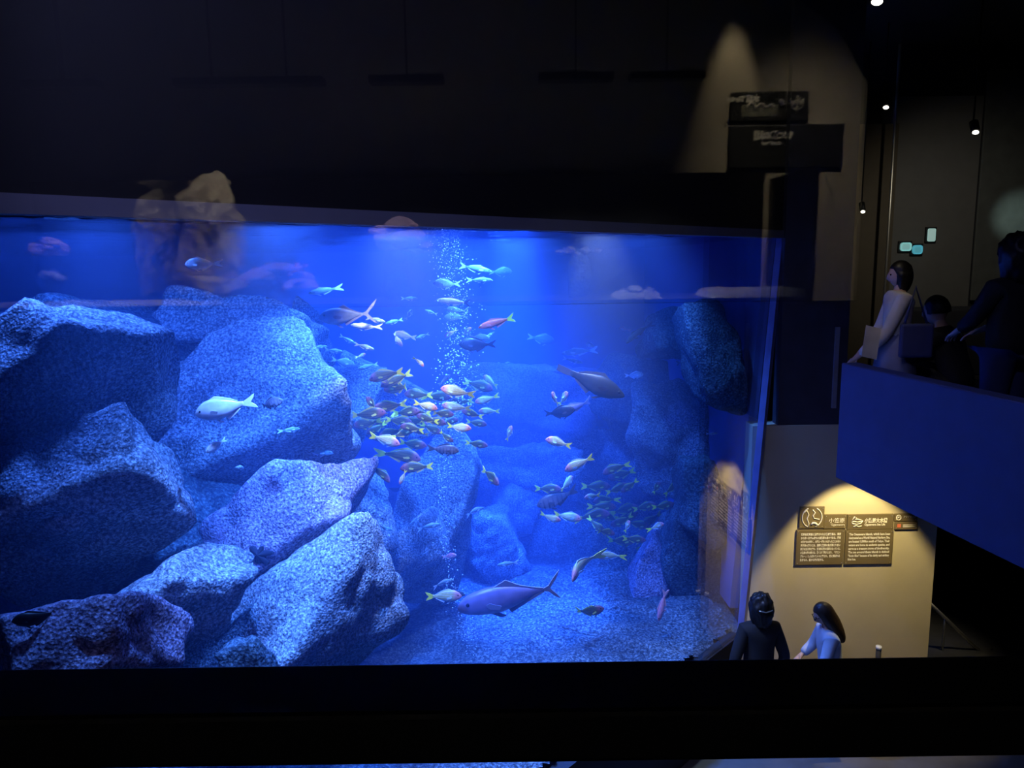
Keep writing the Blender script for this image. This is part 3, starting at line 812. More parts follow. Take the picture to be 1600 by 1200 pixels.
# --- fish on their own
x, y = zb(498, 82); fish('pale', x, y, 39, -1, 18, 1.0, 12, 'white snapper with pink head and yellow tail above the second school', None, 0)
x, y = zb(620, 205); fish('pale', x, y, 45, -1, -24, 1.0, 10, 'pale snapper heading down left with raised yellow tail', None, 0)
x, y = zb(614, 795); fish('pale', x, y, 24, -1, -20, 1.2, 70, 'small pink-white fish coming straight on below the second school')
x, y = zb(676, 1078); fish('snap', x, y, 45, 1, 22, 1.0, 12, 'striped snapper above the lit mound near the rail')
x, y = zb(1105, 1035); fish('pslim', x, y, 52, -1, -78, 0.6, 10, 'pink fish standing on its head near the tank corner', None, 0)
fish('silver', 941, 883, 16, 1, 30, 2.4, None, 'tiny pale fish beside the dark hollow-sided rock')
fish('jack', 797, 933, 166, -1, -9, 0.9, 8, 'giant silver-violet jack cruising low in front of the pale spire', None, 0)
fish('silver', 692, 909, 34, 1, 2, 1.5, None, 'light blue fish just above the yellow-tailed one by the giant jack')
fish('pale', 693, 932, 52, 1, 3, 1.2, 8, 'silvery yellow-tailed fish in front of the giant jack', None, 0)
fish('bar', 712, 928, 30, 1, -6, 1.6, None, 'dusky fish half hidden behind the silvery yellow-tailed one')
fish('pink', 702, 869, 24, 1, 14, 1.5, 20, 'small dark red fish above the lower bubbles')
fish('silver', 741, 797, 32, 1, 6, 2.2, None, 'slim pale fish in the gap beside the pale spire')
fish('silver', 793, 881, 34, -1, -4, 1.9, None, 'pale blue slim fish above the giant jack')
fish('silver', 672, 821, 36, 1, 4, 1.7, None, 'hazy blue fish in front of the pale spire')
fish('silver', 601, 826, 26, 1, -6, 1.6, None, 'yellowish slim fish before the rounded rock')
fish('silver', 497, 706, 50, 1, -4, 1.6, 10, 'grey-blue fish over the long rounded boulder')
fish('silver', 547, 739, 34, 1, -4, 1.9, None, 'hazy fish low behind the grey-blue one')
fish('pink', 541, 752, 24, -1, -50, 2.4, None, 'dim reddish fish diving by the rounded rock')
fish('silver', 484, 712, 30, -1, -8, 1.7, 30, 'pale barred fish beside the grey-blue one')
# left of the tank
fish('chub', 354, 637, 96, -1, -12, 0.7, 8, 'bright silver chub over the big slanted slab', None, 0)
fish('bar', 420, 632, 50, 1, 16, 0.9, 10, 'dusky violet fish right behind the silver chub')
fish('chub', 338, 696, 27, -1, -25, 0.8, 45, 'small silver fish below the silver chub')
fish('chub', 316, 413, 52, -1, 0, 1.2, 5, 'lone oval silver fish high up at the left')
fish('silver', 455, 671, 30, 1, 6, 1.3, None, 'faint greenish fish at the edge of the big slab')
fish('silver', 378, 730, 26, -1, -8, 1.0, None, 'thin olive fish low on the big slab')
fish('dark', 55, 968, 66, -1, 0, 0.3, 10, 'dark fish resting over the corner boulder')
# upper middle
def zc(zx, zy): return 470 + zx / 4.571, 380 + zy / 4.571
for (zx, zy, zl, fc, tl, kd, s, lb) in [
    (155, 342, 215, -1, -8, 'silver', 1.8, 'blue-grey fish beside the bright pillar stone'),
    (345, 515, 410, -1, -4, 'trev', 1.0, 'large trevally with long forked tail above the left school'),
    (535, 548, 145, 1, -12, 'silver', 1.1, 'pale fish crossing under the tail of the trevally'),
    (455, 598, 205, -1, 8, 'white', 1.0, 'brilliant white fish right below the trevally'),
    (665, 560, 125, -1, -12, 'silver', 1.6, 'small blue fish to the right of the trevally'),
    (335, 690, 130, 1, -28, 'silver', 1.6, 'turquoise fish slanting down below the white one'),
    (455, 740, 150, 1, -16, 'silver', 1.2, 'bright turquoise fish head down right of its neighbour'),
    (130, 742, 120, 1, 4, 'silver', 1.9, 'leftmost of the small teal fish over the teal-lit rock'),
    (238, 768, 140, 1, -6, 'silver', 1.7, 'second small teal fish over the teal-lit rock'),
    (300, 852, 160, 1, -14, 'round', 1.8, 'rounded teal fish close over the teal-lit rock'),
    (480, 880, 145, -1, -12, 'silver', 1.9, 'blue fish facing left beside the teal-lit rock'),
    (435, 802, 60, 1, 20, 'pale', 1.5, 'tiny bright fish between the teal ones'),
    (145, 872, 100, 1, 0, 'silver', 2.2, 'dim fish tucked against the teal-lit rock'),
    (685, 690, 120, 1, -50, 'pink', 1.6, 'pinkish fish diving left of the bubbles'),
    (745, 662, 170, -1, 10, 'pink', 2.0, 'violet-pink fish level with the diving pink one'),
    (868, 662, 100, -1, -20, 'silver', 1.9, 'small bright fish at the edge of the bubbles'),
    (848, 845, 80, 1, -50, 'pale', 1.1, 'small white-green fish alone above the packed school'),
    (775, 395, 120, 1, 0, 'silver', 3.6, 'faint fish in the open blue left of the bubbles'),
    (775, 512, 85, 1, 60, 'round', 3.4, 'faint upright fish in the open blue'),
    (1250, 182, 235, 1, -12, 'silver', 1.9, 'upper of two light blue fish right of the bubbles'),
    (1285, 262, 175, 1, -4, 'silver', 1.8, 'lower of two light blue fish right of the bubbles'),
    (1425, 205, 170, 1, 0, 'round', 4.2, 'ghostly fish behind the two light blue ones'),
    (1040, 292, 190, -1, 4, 'chub', 1.9, 'silver-blue fish crossing the bubble column up high'),
    (1090, 418, 240, -1, 6, 'orange', 1.7, 'orange fish facing left in the bubbles'),
    (930, 492, 95, -1, 20, 'silver', 1.9, 'small curved fish at the left of the bubbles'),
    (1115, 478, 155, -1, 6, 'trev', 2.0, 'violet fish just under the orange one'),
    (1115, 522, 180, -1, -4, 'trev', 2.1, 'lower violet fish under the orange one'),
    (1070, 645, 100, -1, -30, 'pink', 2.2, 'dim pink fish inside the bubbles'),
    (1180, 638, 95, 1, 40, 'pale', 1.8, 'small pale fish above the large dark one'),
    (1265, 672, 170, 1, -4, 'trev', 2.0, 'violet fish partly behind the large dark one'),
    (1350, 655, 80, 1, 30, 'silver', 2.0, 'little blue fish over the tail of the dark one'),
    (1395, 568, 270, -1, -16, 'red', 1.1, 'vivid red fish with yellow-green tail'),
    (1262, 728, 265, -1, 2, 'dark', 1.4, 'large dark green fish under the vivid red one'),
    (1430, 880, 130, -1, 0, 'round', 4.8, 'ghostly round fish over the smooth dome'),
    (1245, 935, 110, -1, 4, 'round', 3.2, 'hazy fish above the top of the packed school'),
    (1030, 972, 100, 1, 40, 'bar', 1.6, 'dark violet fish slanting through the bubbles')]:
    x, y = zc(zx, zy); fish(kd, x, y, zl / 4.571, fc, tl, s, None, lb)
# right-hand side
def zd(zx, zy): return 740 + zx / 4.103, 480 + zy / 4.103
for (zx, zy, zl, fc, tl, kd, s, yw, lb) in [
    (430, 203, 180, 1, -10, 'round', 4.2, 5, 'hazy blue fish facing right in the open water'),
    (670, 285, 215, -1, -6, 'silver', 2.4, 5, 'long pale fish above the dark surgeonfish'),
    (635, 342, 130, 1, -14, 'silver', 2.8, 5, 'thin pale fish just over the tail of the surgeonfish'),
    (755, 245, 80, -1, 20, 'round', 4.6, 5, 'ghostly fish near the long pale one'),
    (200, 385, 160, 1, 0, 'round', 5.0, 5, 'ghostly fish behind the snapper school top'),
    (1048, 162, 195, -1, -44, 'dslim', 1.2, 10, 'slim dark fish slanting down left at the right'),
    (1295, 222, 85, 1, -8, 'dark', 1.3, 30, 'small dark fish facing right near the corner rocks'),
    (1345, 345, 70, 1, 20, 'bar', 1.3, 60, 'small brown fish seen head-on near the corner rocks'),
    (1515, 337, 145, 1, -2, 'silver', 1.0, 5, 'dim blue fish against the teal-tinged rock'),
    (962, 140, 60, -1, 20, 'pink', 2.6, 30, 'faint reddish fish behind the slim dark one'),
    (1028, 437, 120, 1, 4, 'chub', 1.8, 5, 'small silver fish right of the dark surgeonfish'),
    (750, 478, 470, 1, -24, 'uni', 0.9, 6, 'big dark surgeonfish nosing down right over the dome'),
    (545, 680, 215, 1, 14, 'dark', 1.2, 8, 'dark fish with pale belly in front of the dome'),
    (655, 645, 250, -1, -6, 'pslim', 1.6, 8, 'pale pink fish partly behind the dark pale-bellied one'),
    (522, 590, 60, -1, 40, 'pale', 1.4, 65, 'left of the twin white fish seen end-on'),
    (576, 588, 60, 1, 40, 'pale', 1.4, 65, 'right of the twin white fish seen end-on'),
    (1180, 330, 90, -1, 0, 'bar', 2.4, 5, 'dim brown fish over the corner wall'),
    (1440, 260, 90, 1, 10, 'dark', 1.6, 10, 'dark fish close to the upper corner rock'),
    (228, 810, 80, 1, 66, 'pale', 1.4, 40, 'small yellowish fish standing upright under the dome'),
    (1530, 812, 70, 1, 6, 'silver', 0.8, 5, 'thin pale fish low by the teal-tinged rock'),
    (140, 560, 70, -1, 10, 'round', 3.6, 5, 'hazy fish at the left end of the dome')]:
    x, y = zd(zx, zy); fish(kd, x, y, zl / 4.103, fc, tl, s, yw, lb)

# one label for each fish of the two schools: row, place in the row, heading
ORD = ['first', 'second', 'third', 'fourth', 'fifth', 'sixth', 'seventh', 'eighth', 'ninth', 'tenth']
for g, nm_ in ((GA, 'packed school'), (GB, 'second school')):
    fs_ = sorted(SCHOOL[g], key=lambda t: t[0])
    per = math.ceil(len(fs_) / 5)
    for r_i, rn in enumerate(('top', 'upper', 'middle', 'lower', 'bottom')):
        for c_i, (_y, _x, fc_, kd_, ob_) in enumerate(sorted(fs_[r_i * per:(r_i + 1) * per], key=lambda t: t[1])):
            ob_['label'] = '%s snapper facing %s, %s from left in the %s row of the %s' % ('pale' if kd_ == 'pale' else 'dark striped', 'left' if fc_ < 0 else 'right', ORD[c_i], rn, nm_)
# ------------------------------------------------------------------ lettering
def text_mesh(name, body, size, mat, parent, loc, align='LEFT', normal='-Y', line=1.0, mirror=False, ext=0.0008, fit=None, bold=0.0):
    cu = bpy.data.curves.new(name, 'FONT')
    cu.body = body; cu.size = size; cu.align_x = align; cu.space_line = line; cu.extrude = ext; cu.offset = bold; cu.resolution_u = 2
    t = bpy.data.objects.new(name, cu); col.objects.link(t)
    dg = bpy.context.evaluated_depsgraph_get()
    me = bpy.data.meshes.new_from_object(t.evaluated_get(dg))
    col.objects.unlink(t); bpy.data.objects.remove(t); bpy.data.curves.remove(cu)
    me.materials.clear(); me.materials.append(mat)
    o = bpy.data.objects.new(name, me)
    link(o, parent)
    if fit and len(me.vertices):
        wx = max(v.co.x for v in me.vertices)
        if wx > 0: o.scale = (fit / wx, 1, 1)
    o.location = loc
    if normal == '-Y': o.rotation_euler = (math.pi / 2, 0, 0)
    else: o.rotation_euler = (math.pi / 2, 0, math.pi)
    return o
# ------------------------------------------------------------------ sign boards on the lit wall
def board(label, px0, py0, px1, py1, cat='sign'):
    """board on the sign wall between two pixel corners; local origin at its lower left, front face towards -Y"""
    a, b = at(px0, py0, WY), at(px1, py1, WY)
    wd, ht = b.x - a.x, a.z - b.z
    o = box('sign_board', 0, wd, -0.022, 0.0, 0, ht, M['signbrown'])
    bevel(o, 0.004, 2)
    o.location = (a.x, WY, b.z)
    tag(o, label, cat, 'brown sign boards on the lit wall')
    for sx in (0.02, wd - 0.02):
        for sz in (0.02, ht - 0.02):
            v, f = uvball(sx, -0.024, sz, 0.005, 0.003, 0.005, 6, 4)
            mesh_obj('screw', v, f, M['steel'], o, True)
    return o, wd, ht
def stroke(name, pts, r, parent, mat=None, y=-0.0245):
    return tube(name, [(x, y, z) for x, z in pts], r, mat or M['ink'], parent, 6)
o, wd, ht = board('square dark sign board with the white round emblem', 1249, 791, 1286, 824)
cx, cz, rr = wd * .5, ht * .5, wd * .4
stroke('emblem', [(cx + rr * math.cos(t), cz + rr * 1.05 * math.sin(t)) for t in np.linspace(2.0, 4.3, 14)], .006, o)
stroke('emblem', [(cx + rr * math.cos(t), cz + rr * 1.05 * math.sin(t)) for t in np.linspace(-1.2, 1.1, 14)], .006, o)
stroke('emblem', [(cx - rr * .8, cz + rr * .5), (cx - rr * .55, cz + rr * .75), (cx - rr * .35, cz + rr * .3), (cx - rr * .5, cz - rr * .1), (cx - rr * .3, cz - rr * .6), (cx - rr * .35, cz - rr)], .006, o)
stroke('emblem', [(cx + rr * .05, cz + rr * .8), (cx + rr * .3, cz + rr * .5), (cx + rr * .1, cz + rr * .2), (cx + rr * .2, cz - rr * .1), (cx + rr * .75, cz - rr * .2)], .006, o)
stroke('emblem', [(cx - rr * .05, cz - rr * .75), (cx + rr * .15, cz - rr * .55), (cx + rr * .35, cz - rr * .6), (cx + rr * .6, cz - rr * .8)], .012, o)
o, wd, ht = board('brown title board reading Ogasawara beside the emblem', 1287, 803, 1321, 825)
text_mesh('lettering', '小笠原', ht * .36, M['ink'], o, (wd * .92, -.0235, ht * .45), 'RIGHT')
text_mesh('lettering', 'Ogasawara', ht * .21, M['ink'], o, (wd * .92, -.0235, ht * .22), 'RIGHT')
o, wd, ht = board('brown title board reading Ogasawara Sea Life with fish drawing', 1323.5, 803, 1394, 826)
text_mesh('lettering', '小笠原大水槽', ht * .33, M['ink'], o, (wd * .37, -.0235, ht * .47), fit=wd * .49, bold=.002)
text_mesh('lettering', 'Ogasawara Sea Life', ht * .19, M['ink'], o, (wd * .37, -.0235, ht * .27), fit=wd * .45, bold=.001)
for pts in ([(.10, .6), (.15, .85), (.19, .78), (.16, .68), (.22, .7), (.31, .62)], [(.09, .5), (.14, .56), (.22, .5), (.30, .56)], [(.10, .42), (.2, .36), (.29, .42), (.33, .6)], [(.13, .2), (.19, .28), (.25, .2), (.31, .26)]):
    stroke('fish_drawing', [(x * wd, z * ht) for x, z in pts], .006, o)
o, wd, ht = board('upper small brown board with the round mark', 1397, 802, 1432, 813)
stroke('mark', [(ht * .5 + ht * .3 * math.cos(t), ht * .5 + ht * .33 * math.sin(t)) for t in np.linspace(0, 6.3, 14)], .005, o)
stroke('mark', [(ht * .35, ht * .4), (ht * .5, ht * .6), (ht * .68, ht * .55)], .005, o)
text_mesh('lettering', 'アクアマップ', ht * .36, M['ink'], o, (ht * 1.1, -.0235, ht * .45), fit=wd - ht * 1.35)
o, wd, ht = board('lower small brown board with the red square mark', 1397, 814.5, 1432, 826)
v, f = box_vf(ht * .3, ht * .75, -.0245, -.022, ht * .28, ht * .72); mesh_obj('mark', v, f, M['red'], o)
for z in (.58, .36): stroke('lettering', [(ht * 1.0, ht * z), (wd * .9, ht * z)], .004, o)
o, wd, ht = board('large brown board with eight lines of Japanese text', 1244, 827.5, 1316, 881)
jp = ['世界自然遺産に登録された小笠原諸島は、東京', 'から南へ約千km離れた亜熱帯の島々である。固有', 'の生きものが多く、大陸と一度もつながったことのない', '海洋島の周りには、温帯と熱帯の魚が混じり合い', '独特な生態系を育む、生物多様性の宝庫となっている。', '小笠原の海の青さは、驚くほど透きとおり、「ボニン', 'ブルー」とよばれて人々に愛され、潮に運ばれる', '生きもの、豊かな海が広がる。']
for k, ln in enumerate(jp):
    text_mesh('text_line', ln, ht * .074, M['ink'], o, (wd * .09, -.0235, ht * (.85 - k * .104)), fit=wd * (.83 if k < 7 else .5), bold=.0012)
o, wd, ht = board('large brown board with eight lines of English text', 1320.5, 827.5, 1391.5, 880)
en = ['The Ogasawara Islands, which have been', 'designated as a World Natural Heritage Site,', 'are located 1,000km south of Tokyo. Their', 'waters are home to endemic species, and', 'serve as a treasure trove of biodiversity.', 'The sea around these islands is dubbed', '“Bonin Blue” because of its clarity and striking', 'blue hue.']
for k, ln in enumerate(en):
    text_mesh('text_line', ln, ht * .092, M['ink'], o, (wd * .07, -.0235, ht * (.85 - k * .104)), fit=wd * (.86 if k < 7 else .17), bold=.0012)
# lamp under the walkway that lights the boards
lp = Vector((3.72, 7.4, -0.24))
lamp = empty('wall_washer_lamp', lp)
tag(lamp, 'small black spot lamp under the walkway lighting the sign wall', 'lamp')
tube('lamp_housing', [(0, -.05, .05), (0, .03, -.03)], .045, M['railblack'], lamp)
tube('bracket', [(0, -.04, .09), (0, -.04, .03)], .012, M['railblack'], lamp)
sp = spot('sign_spot', lp + Vector((0, .04, -.04)), (3.74, 7.95, -1.75), 165, (1.0, 0.79, 0.36), 68, 0.35, 0.02)
# ------------------------------------------------------------------ stair rail beyond the wall
sr = empty('stair_rail', at(1490, 985, 9.2))
p0, p1 = at(1440, 930, 9.2), at(1560, 1046, 9.2)
sr.location = p0
tag(sr, 'pale sloping hand rail beside the end of the sign wall', 'rail')
tube('rail_bar', [(0, 0, 0), p1 - p0], .022, M['steel'], sr)
for q in (.3, .9):
    c = (p1 - p0) * q
    tube('rail_post', [c, (c.x, c.y, LOW - p0.z)], .015, M['steel'], sr)
spot('stair_fill', (5.7, 8.7, -0.5), (5.0, 9.2, -2.6), 40, (1.0, .85, .6), 60, .8, .03)  # added to brighten the rail, no lamp known here
# little bollard at the wall foot
q = at(1373, 1014, 8.0)
bo = empty('bin_post', (q.x, q.y, LOW))
tag(bo, 'small dark post at the foot of the sign wall', 'post')
tube('post_body', [(0, 0, 0), (0, 0, q.z - LOW)], .03, M['dark'], bo)
tube('post_cap', [(0, 0, q.z - LOW), (0, 0, q.z - LOW + .035)], .033, M['palefin'], bo)

# ------------------------------------------------------------------ people
def skin_mesh(name, pts, edges, rads, mat, parent, root=0, sub=2):
    me = bpy.data.meshes.new(name)
    me.from_pydata([tuple(p) for p in pts], edges, [])
    o = bpy.data.objects.new(name, me); col.objects.link(o)
    md = o.modifiers.new('skin', 'SKIN')
    md.use_smooth_shade = True
    for i, sv in enumerate(me.skin_vertices[0].data):
        r = rads[i]
        sv.radius = r if isinstance(r, tuple) else (r, r)
        sv.use_root = (i == root)
    o.modifiers.new('sub', 'SUBSURF').levels = sub
    dg = bpy.context.evaluated_depsgraph_get()
    m2 = bpy.data.meshes.new_from_object(o.evaluated_get(dg))
    col.objects.unlink(o); bpy.data.objects.remove(o)
    m2.name = name
    m2.materials.clear(); m2.materials.append(mat); m2.shade_smooth()
    r = bpy.data.objects.new(name, m2)
    return link(r, parent)
M['skin'] = plain('skin', (0.55, 0.36, 0.26), 0.55, var=0.05)
M['hair'] = plain('dark hair', (0.012, 0.010, 0.010), 0.45, scale=60.0, var=0.4)
M['hair_brown'] = plain('brown hair', (0.03, 0.018, 0.010), 0.45, scale=60.0, var=0.4)
def person(label, loc, rz, H=1.6, top=(0.02, 0.02, 0.025), bottom=(0.02, 0.02, 0.03), skirt=False, nod=0.0, turn=0.0, hair='bob', hand_l=None, hand_r=None, crouch=False, shoes=(0.02, 0.02, 0.02), sleeve=1.0, lean=0.0):
    """standing figure facing +Y of its own frame"""
    k = H / 1.6
    root = empty('person', loc, rz)
    tag(root, label, 'person')
    tm = plain('top cloth', top, 0.85); bmt = plain('lower cloth', bottom, 0.85)
    V = Vector
    if not crouch:
        hip, hz = V((0, 0, .86)), .86
        kn = [V((s * .09, .01, .46)) for s in (-1, 1)]; an = [V((s * .09, -.02, .07)) for s in (-1, 1)]
    else:
        hip = V((0, -.12, .36))
        kn = [V((s * .14, .26, .50)) for s in (-1, 1)]; an = [V((s * .12, -.02, .07)) for s in (-1, 1)]
    lv = V((0, math.sin(R_(lean)), math.cos(R_(lean))))
    waist = hip + lv * .16; chest = hip + lv * .36; sh = hip + lv * .48; neck = hip + lv * .55; headc = neck + lv * .13 + V((0, math.sin(R_(nod)) * .05, 0))
    P = [hip, waist, chest, sh, neck, headc - lv * .05]
    Rd = [(.11, .085), (.095, .07), (.11, .08), (.09, .055), .05, .05]
    E = [(0, 1), (1, 2), (2, 3), (3, 4), (4, 5)]
    tP = [hip - lv * .05] + list(P[1:4]) + [neck - lv * .02]; tR = [(.18, .145), (.16, .13), (.18, .14), (.15, .105), .07]; tE = [(0, 1), (1, 2), (2, 3), (3, 4)]
    bP = [hip + lv * .12]; bR = [(.17, .135)]; bE = []
    for i, s in enumerate((-1, 1)):
        b = len(P); P += [hip + V((s * .09, 0, -.05)), kn[i], an[i], an[i] + V((0, .13, -.035))]
        Rd += [.07, .05, .04, .032]; E += [(0, b), (b, b + 1), (b + 1, b + 2), (b + 2, b + 3)]
        q = len(bP); bP += [hip + V((s * .09, 0, -.05)), kn[i], an[i] + V((0, 0, .04))]; bR += [.115, .085, .07]; bE += [(0, q), (q, q + 1), (q + 1, q + 2)]
        tgt = hand_l if s < 0 else hand_r
        shp = sh + V((s * .16, 0, -.02))
        wr = V(tgt) if tgt else V((s * .24, .05, hip.z - .06))
        el = (shp + wr) * .5 + V((s * .07, -.06 if not tgt else -.04, -.06))
        b = len(P)
        dr = (wr - el).normalized()
        sd = dr.cross(V((0, 0, 1)));
        sd = sd.normalized() if sd.length > .1 else V((1, 0, 0))
        cu_ = V((0, 0, -1)) if abs(dr.z) < .8 else V((0, 1, 0))
        palm = wr + dr * .06
        P += [shp, el, wr, palm]; Rd += [.042, .032, .026, (.034, .018)]; E += [(3, b), (b, b + 1), (b + 1, b + 2), (b + 2, b + 3)]
        for j, (off, ln) in enumerate(((-.027, .062), (-.009, .075), (.009, .07), (.027, .055))):
            c = len(P); P += [palm + dr * .03 + sd * off, palm + dr * (.03 + ln * .5) + sd * off * 1.1 + cu_ * .008, palm + dr * (.03 + ln * .85) + sd * off * 1.1 + cu_ * .03]
            Rd += [.009, .0085, .007]; E += [(b + 3, c), (c, c + 1), (c + 1, c + 2)]
        c = len(P); P += [wr + dr * .03 - sd * .035 * s, wr + dr * .065 - sd * .055 * s + cu_ * .012]; Rd += [.010, .0085]; E += [(b + 2, c), (c, c + 1)]
        q = len(tP); tP += [shp, el, el + (wr - el) * (.85 * sleeve if sleeve > .5 else .05)]; tR += [.078, .062, .052]; tE += [(3, q), (q, q + 1), (q + 1, q + 2)]
    sc = lambda L: [p * k for p in L]
    rs = lambda L: [tuple(x * k for x in r) if isinstance(r, tuple) else r * k for r in L]
    body = skin_mesh('body', sc(P), E, rs(Rd), M['skin'], root, 0, 1)
    # head joined to the body mesh
    hm = Matrix.Translation(headc * k) @ Matrix.Rotation(R_(turn), 4, 'Z') @ Matrix.Rotation(R_(-nod), 4, 'X')
    bm = bmesh.new(); bm.from_mesh(body.data)
    r = bmesh.ops.create_uvsphere(bm, u_segments=18, v_segments=12, radius=1.0)
    for v in r['verts']:
        x, y, z = v.co
        wz = .078 * (1 - .28 * max(0, -z)) ; dy = .098 * (1 - .1 * max(0, -z))
        p = V((x * wz, y * dy + (.012 if y > 0 and z < 0 else 0), z * .118))
        if y > .75 and abs(x) < .3 and -.45 < z < .15: p.y += .022 * (1 - abs(x) / .3) * (1 - abs(z + .15) / .32 * .6)
        v.co = hm @ (p * k)
    for s in (-1, 1):
        r = bmesh.ops.create_uvsphere(bm, u_segments=8, v_segments=6, radius=1.0)
        for v in r['verts']: v.co = hm @ (V((s * .079 + v.co.x * .008, v.co.y * .02 - .005, v.co.z * .03 - .005)) * k)
    bm.to_mesh(body.data); bm.free(); body.data.shade_smooth()
    for s in (-1, 1):
        v, f = uvball(s * .03, .088, .008, .011, .008, .008, 8, 6)
        mesh_obj('eye', [hm @ (V(p) * k) for p in v], f, M['eye'], root, True)
    v, f = uvball(0, .093, -.058, .022, .006, .006, 8, 6)
    mesh_obj('mouth', [hm @ (V(p) * k) for p in v], f, plain('lips', (.4, .16, .14), .5), root, True)
    # hair
    hv, hf = uvball(0, 0, 0, 1, 1, 1, 48, 26)
    out = []
    hr_ = random.Random(hash(label) % 1000 if False else len(label))
    for (x, y, z) in hv:
        fx, fy, fz = .090 * x, .108 * y - .012, .128 * z + .008
        if y > .35 and z < .45: fy = min(fy, .045 + .05 * max(0, z)); fx *= .96
        if hair == 'long' and z < .1 and y < .45:
            fz -= (.1 - z) * .24; fx *= 1 + .25 * min(1, .1 - z); fy -= .03 * (.1 - z)
        if hair == 'bob' and z < 0 and y < .4: fz -= -z * .07; fx *= 1.14
        if hair == 'short' and z < -.35: fz = -.03; fx *= .9; fy *= .9
        if hair == 'curly':
            q = 1.22 + .16 * noise.noise(V((x * 3.5, y * 3.5, z * 3.5))) + .10 * noise.noise(V((x * 9, y * 9, z * 9))); fx *= q * 1.12; fy *= q; fz *= q
            if z < -.1 and y < .4: fz -= (-.1 - z) * .09
        q = 1 + .03 * noise.noise(V((x * 9, y * 9, z * 3))) + .012 * math.sin(26 * math.atan2(y, x) + 3 * z)
        out.append(hm @ (V((fx * q, fy * q, fz)) * k))
    mesh_obj('hair', out, hf, M['hair_brown'] if hair == 'long' else M['hair'], root, True)
    skin_mesh('top', sc(tP), tE, rs(tR), tm, root, 0, 2)
    if skirt:
        n, vs, fs = 24, [], []
        for j, (z, rx, ry) in enumerate(((hip.z + .12, .15, .12), (hip.z, .185, .15), (hip.z - .2, .21, .18), (hip.z - .36, .225, .195), (hip.z - .36, .21, .18))):
            for i in range(n):
                th = 2 * math.pi * i / n
                q = 1 + (.05 * math.sin(th * 6) if j > 1 else 0)
                vs.append(V((rx * q * math.cos(th), ry * q * math.sin(th), z)) * k)
        for j in range(4):
            for i in range(n): fs.append((j * n + i, j * n + (i + 1) % n, (j + 1) * n + (i + 1) % n, (j + 1) * n + i))
        mesh_obj('skirt', vs, fs, bmt, root, True)
    else:
        skin_mesh('trousers', sc(bP), bE, rs(bR), bmt, root, 0, 2)
    shm = plain('shoe', shoes, .6)
    for i in range(2):
        v, f = uvball(0, .055, -.028, .045, .13, .045, 12, 8)
        mesh_obj('shoe', [(an[i] + V((p[0], p[1], max(p[2], -.068)))) * k for p in v], f, shm, root, True)
    root['head'] = [list(r_) for r_ in hm]
    return root, hm, k
# woman in the lower hall, looking down to the left
q = at(1303, 985, 7.3)
pr, hm, k = person('woman with long dark hair and pale blue top looking down at the lower hall', (q.x, q.y, LOW), R_(82), 1.5, (0.42, 0.5, 0.66), (0.05, 0.05, 0.07), nod=28, turn=0, hair='long', hand_l=(-.16, .3, .95), hand_r=(.16, .3, .95), lean=8)
for s in (-1, 1):
    pts = [hm @ (Vector((s * .033 + .026 * math.cos(t), .108, .008 + .022 * math.sin(t))) * k) for t in np.linspace(0, 6.283, 13)]
    tube('glasses_rim', pts, .003, M['railblack'], pr, 5)
    tube('glasses_temple', [hm @ (Vector((s * .06, .106, .012)) * k), hm @ (Vector((s * .082, 0, .012)) * k)], .003, M['railblack'], pr, 5)
q = at(1187, 985, 7.3)
pr, hm, k = person('dark-dressed person with hair clip standing close to the tank corner', (q.x, q.y, LOW), R_(5), 1.58, (0.012, 0.012, 0.016), (0.012, 0.012, 0.016), hair='curly', nod=5)
cv = [hm @ (Vector((x, -.135 - .01 * math.cos(x * 20), .0 + abs(x) * .25)) * k) for x in np.linspace(-.07, .07, 7)]
tube('hair_clip', cv, .006, M['steel'], pr, 6)
# reflected visitors, stood as solid figures on the walkway
q = at(1402, 500, 7.0)
pr, hm, k = person('girl in pale shirt and grey skirt holding a paper on the walkway', (q.x, q.y, 0.0), R_(80), 1.50, (0.62, 0.56, 0.46), (0.2, 0.2, 0.26), skirt=True, nod=6, hair='bob', hand_l=(.02, .36, .72), hand_r=(.18, .25, .8), sleeve=1.0)
bagm = plain('blue bag', (0.05, 0.06, 0.16), 0.8)
bag = box('shoulder_bag', -.03, .03, -.15, .13, 0, .3, bagm); bevel(bag, .02, 2)
bag.location = (q.x + .03, q.y - .27, .72); bag.rotation_euler = (0, 0, R_(85))
tube('strap', [(0, -.1, .28), (.05, .0, .62), (0, .1, .28)], .012, bagm, bag)
tag(bag, 'blue shoulder bag hanging at the side of the girl in pale shirt', 'bag')
pg = at(1360, 535, 6.85)
ppr = mesh_obj('paper_sheet', [(-.08, 0, -.13), (.08, .01, -.15), (.1, .0, .13), (-.06, -.01, .15), (-.08, .003, -.13), (.08, .013, -.15), (.1, .003, .13), (-.06, -.007, .15)], BOXF, plain('white paper', (.75, .68, .52), .8))
ppr.location = pg; ppr.rotation_euler = (R_(-8), R_(6), R_(10))
tag(ppr, 'white paper sheet held out by the girl in pale shirt', 'paper')
q = at(1480, 560, 7.2)
person('dark-clothed visitor crouching next to the girl on the walkway', (q.x, q.y, 0.0), R_(40), 1.75, (0.008, 0.008, 0.012), (0.01, 0.01, 0.012), crouch=True, lean=20, nod=10, hair='short', hand_l=(-.1, .45, .5), hand_r=(.1, .45, .5))
q = at(1578, 500, 5.6)
person('curly-haired visitor in dark top and blue jeans at the right edge', (q.x, q.y, 0.0), R_(20), 1.66, (0.01, 0.01, 0.014), (0.03, 0.04, 0.12), hair='curly', hand_l=(-.12, .3, 1.0), hand_r=(.12, .3, 1.0))
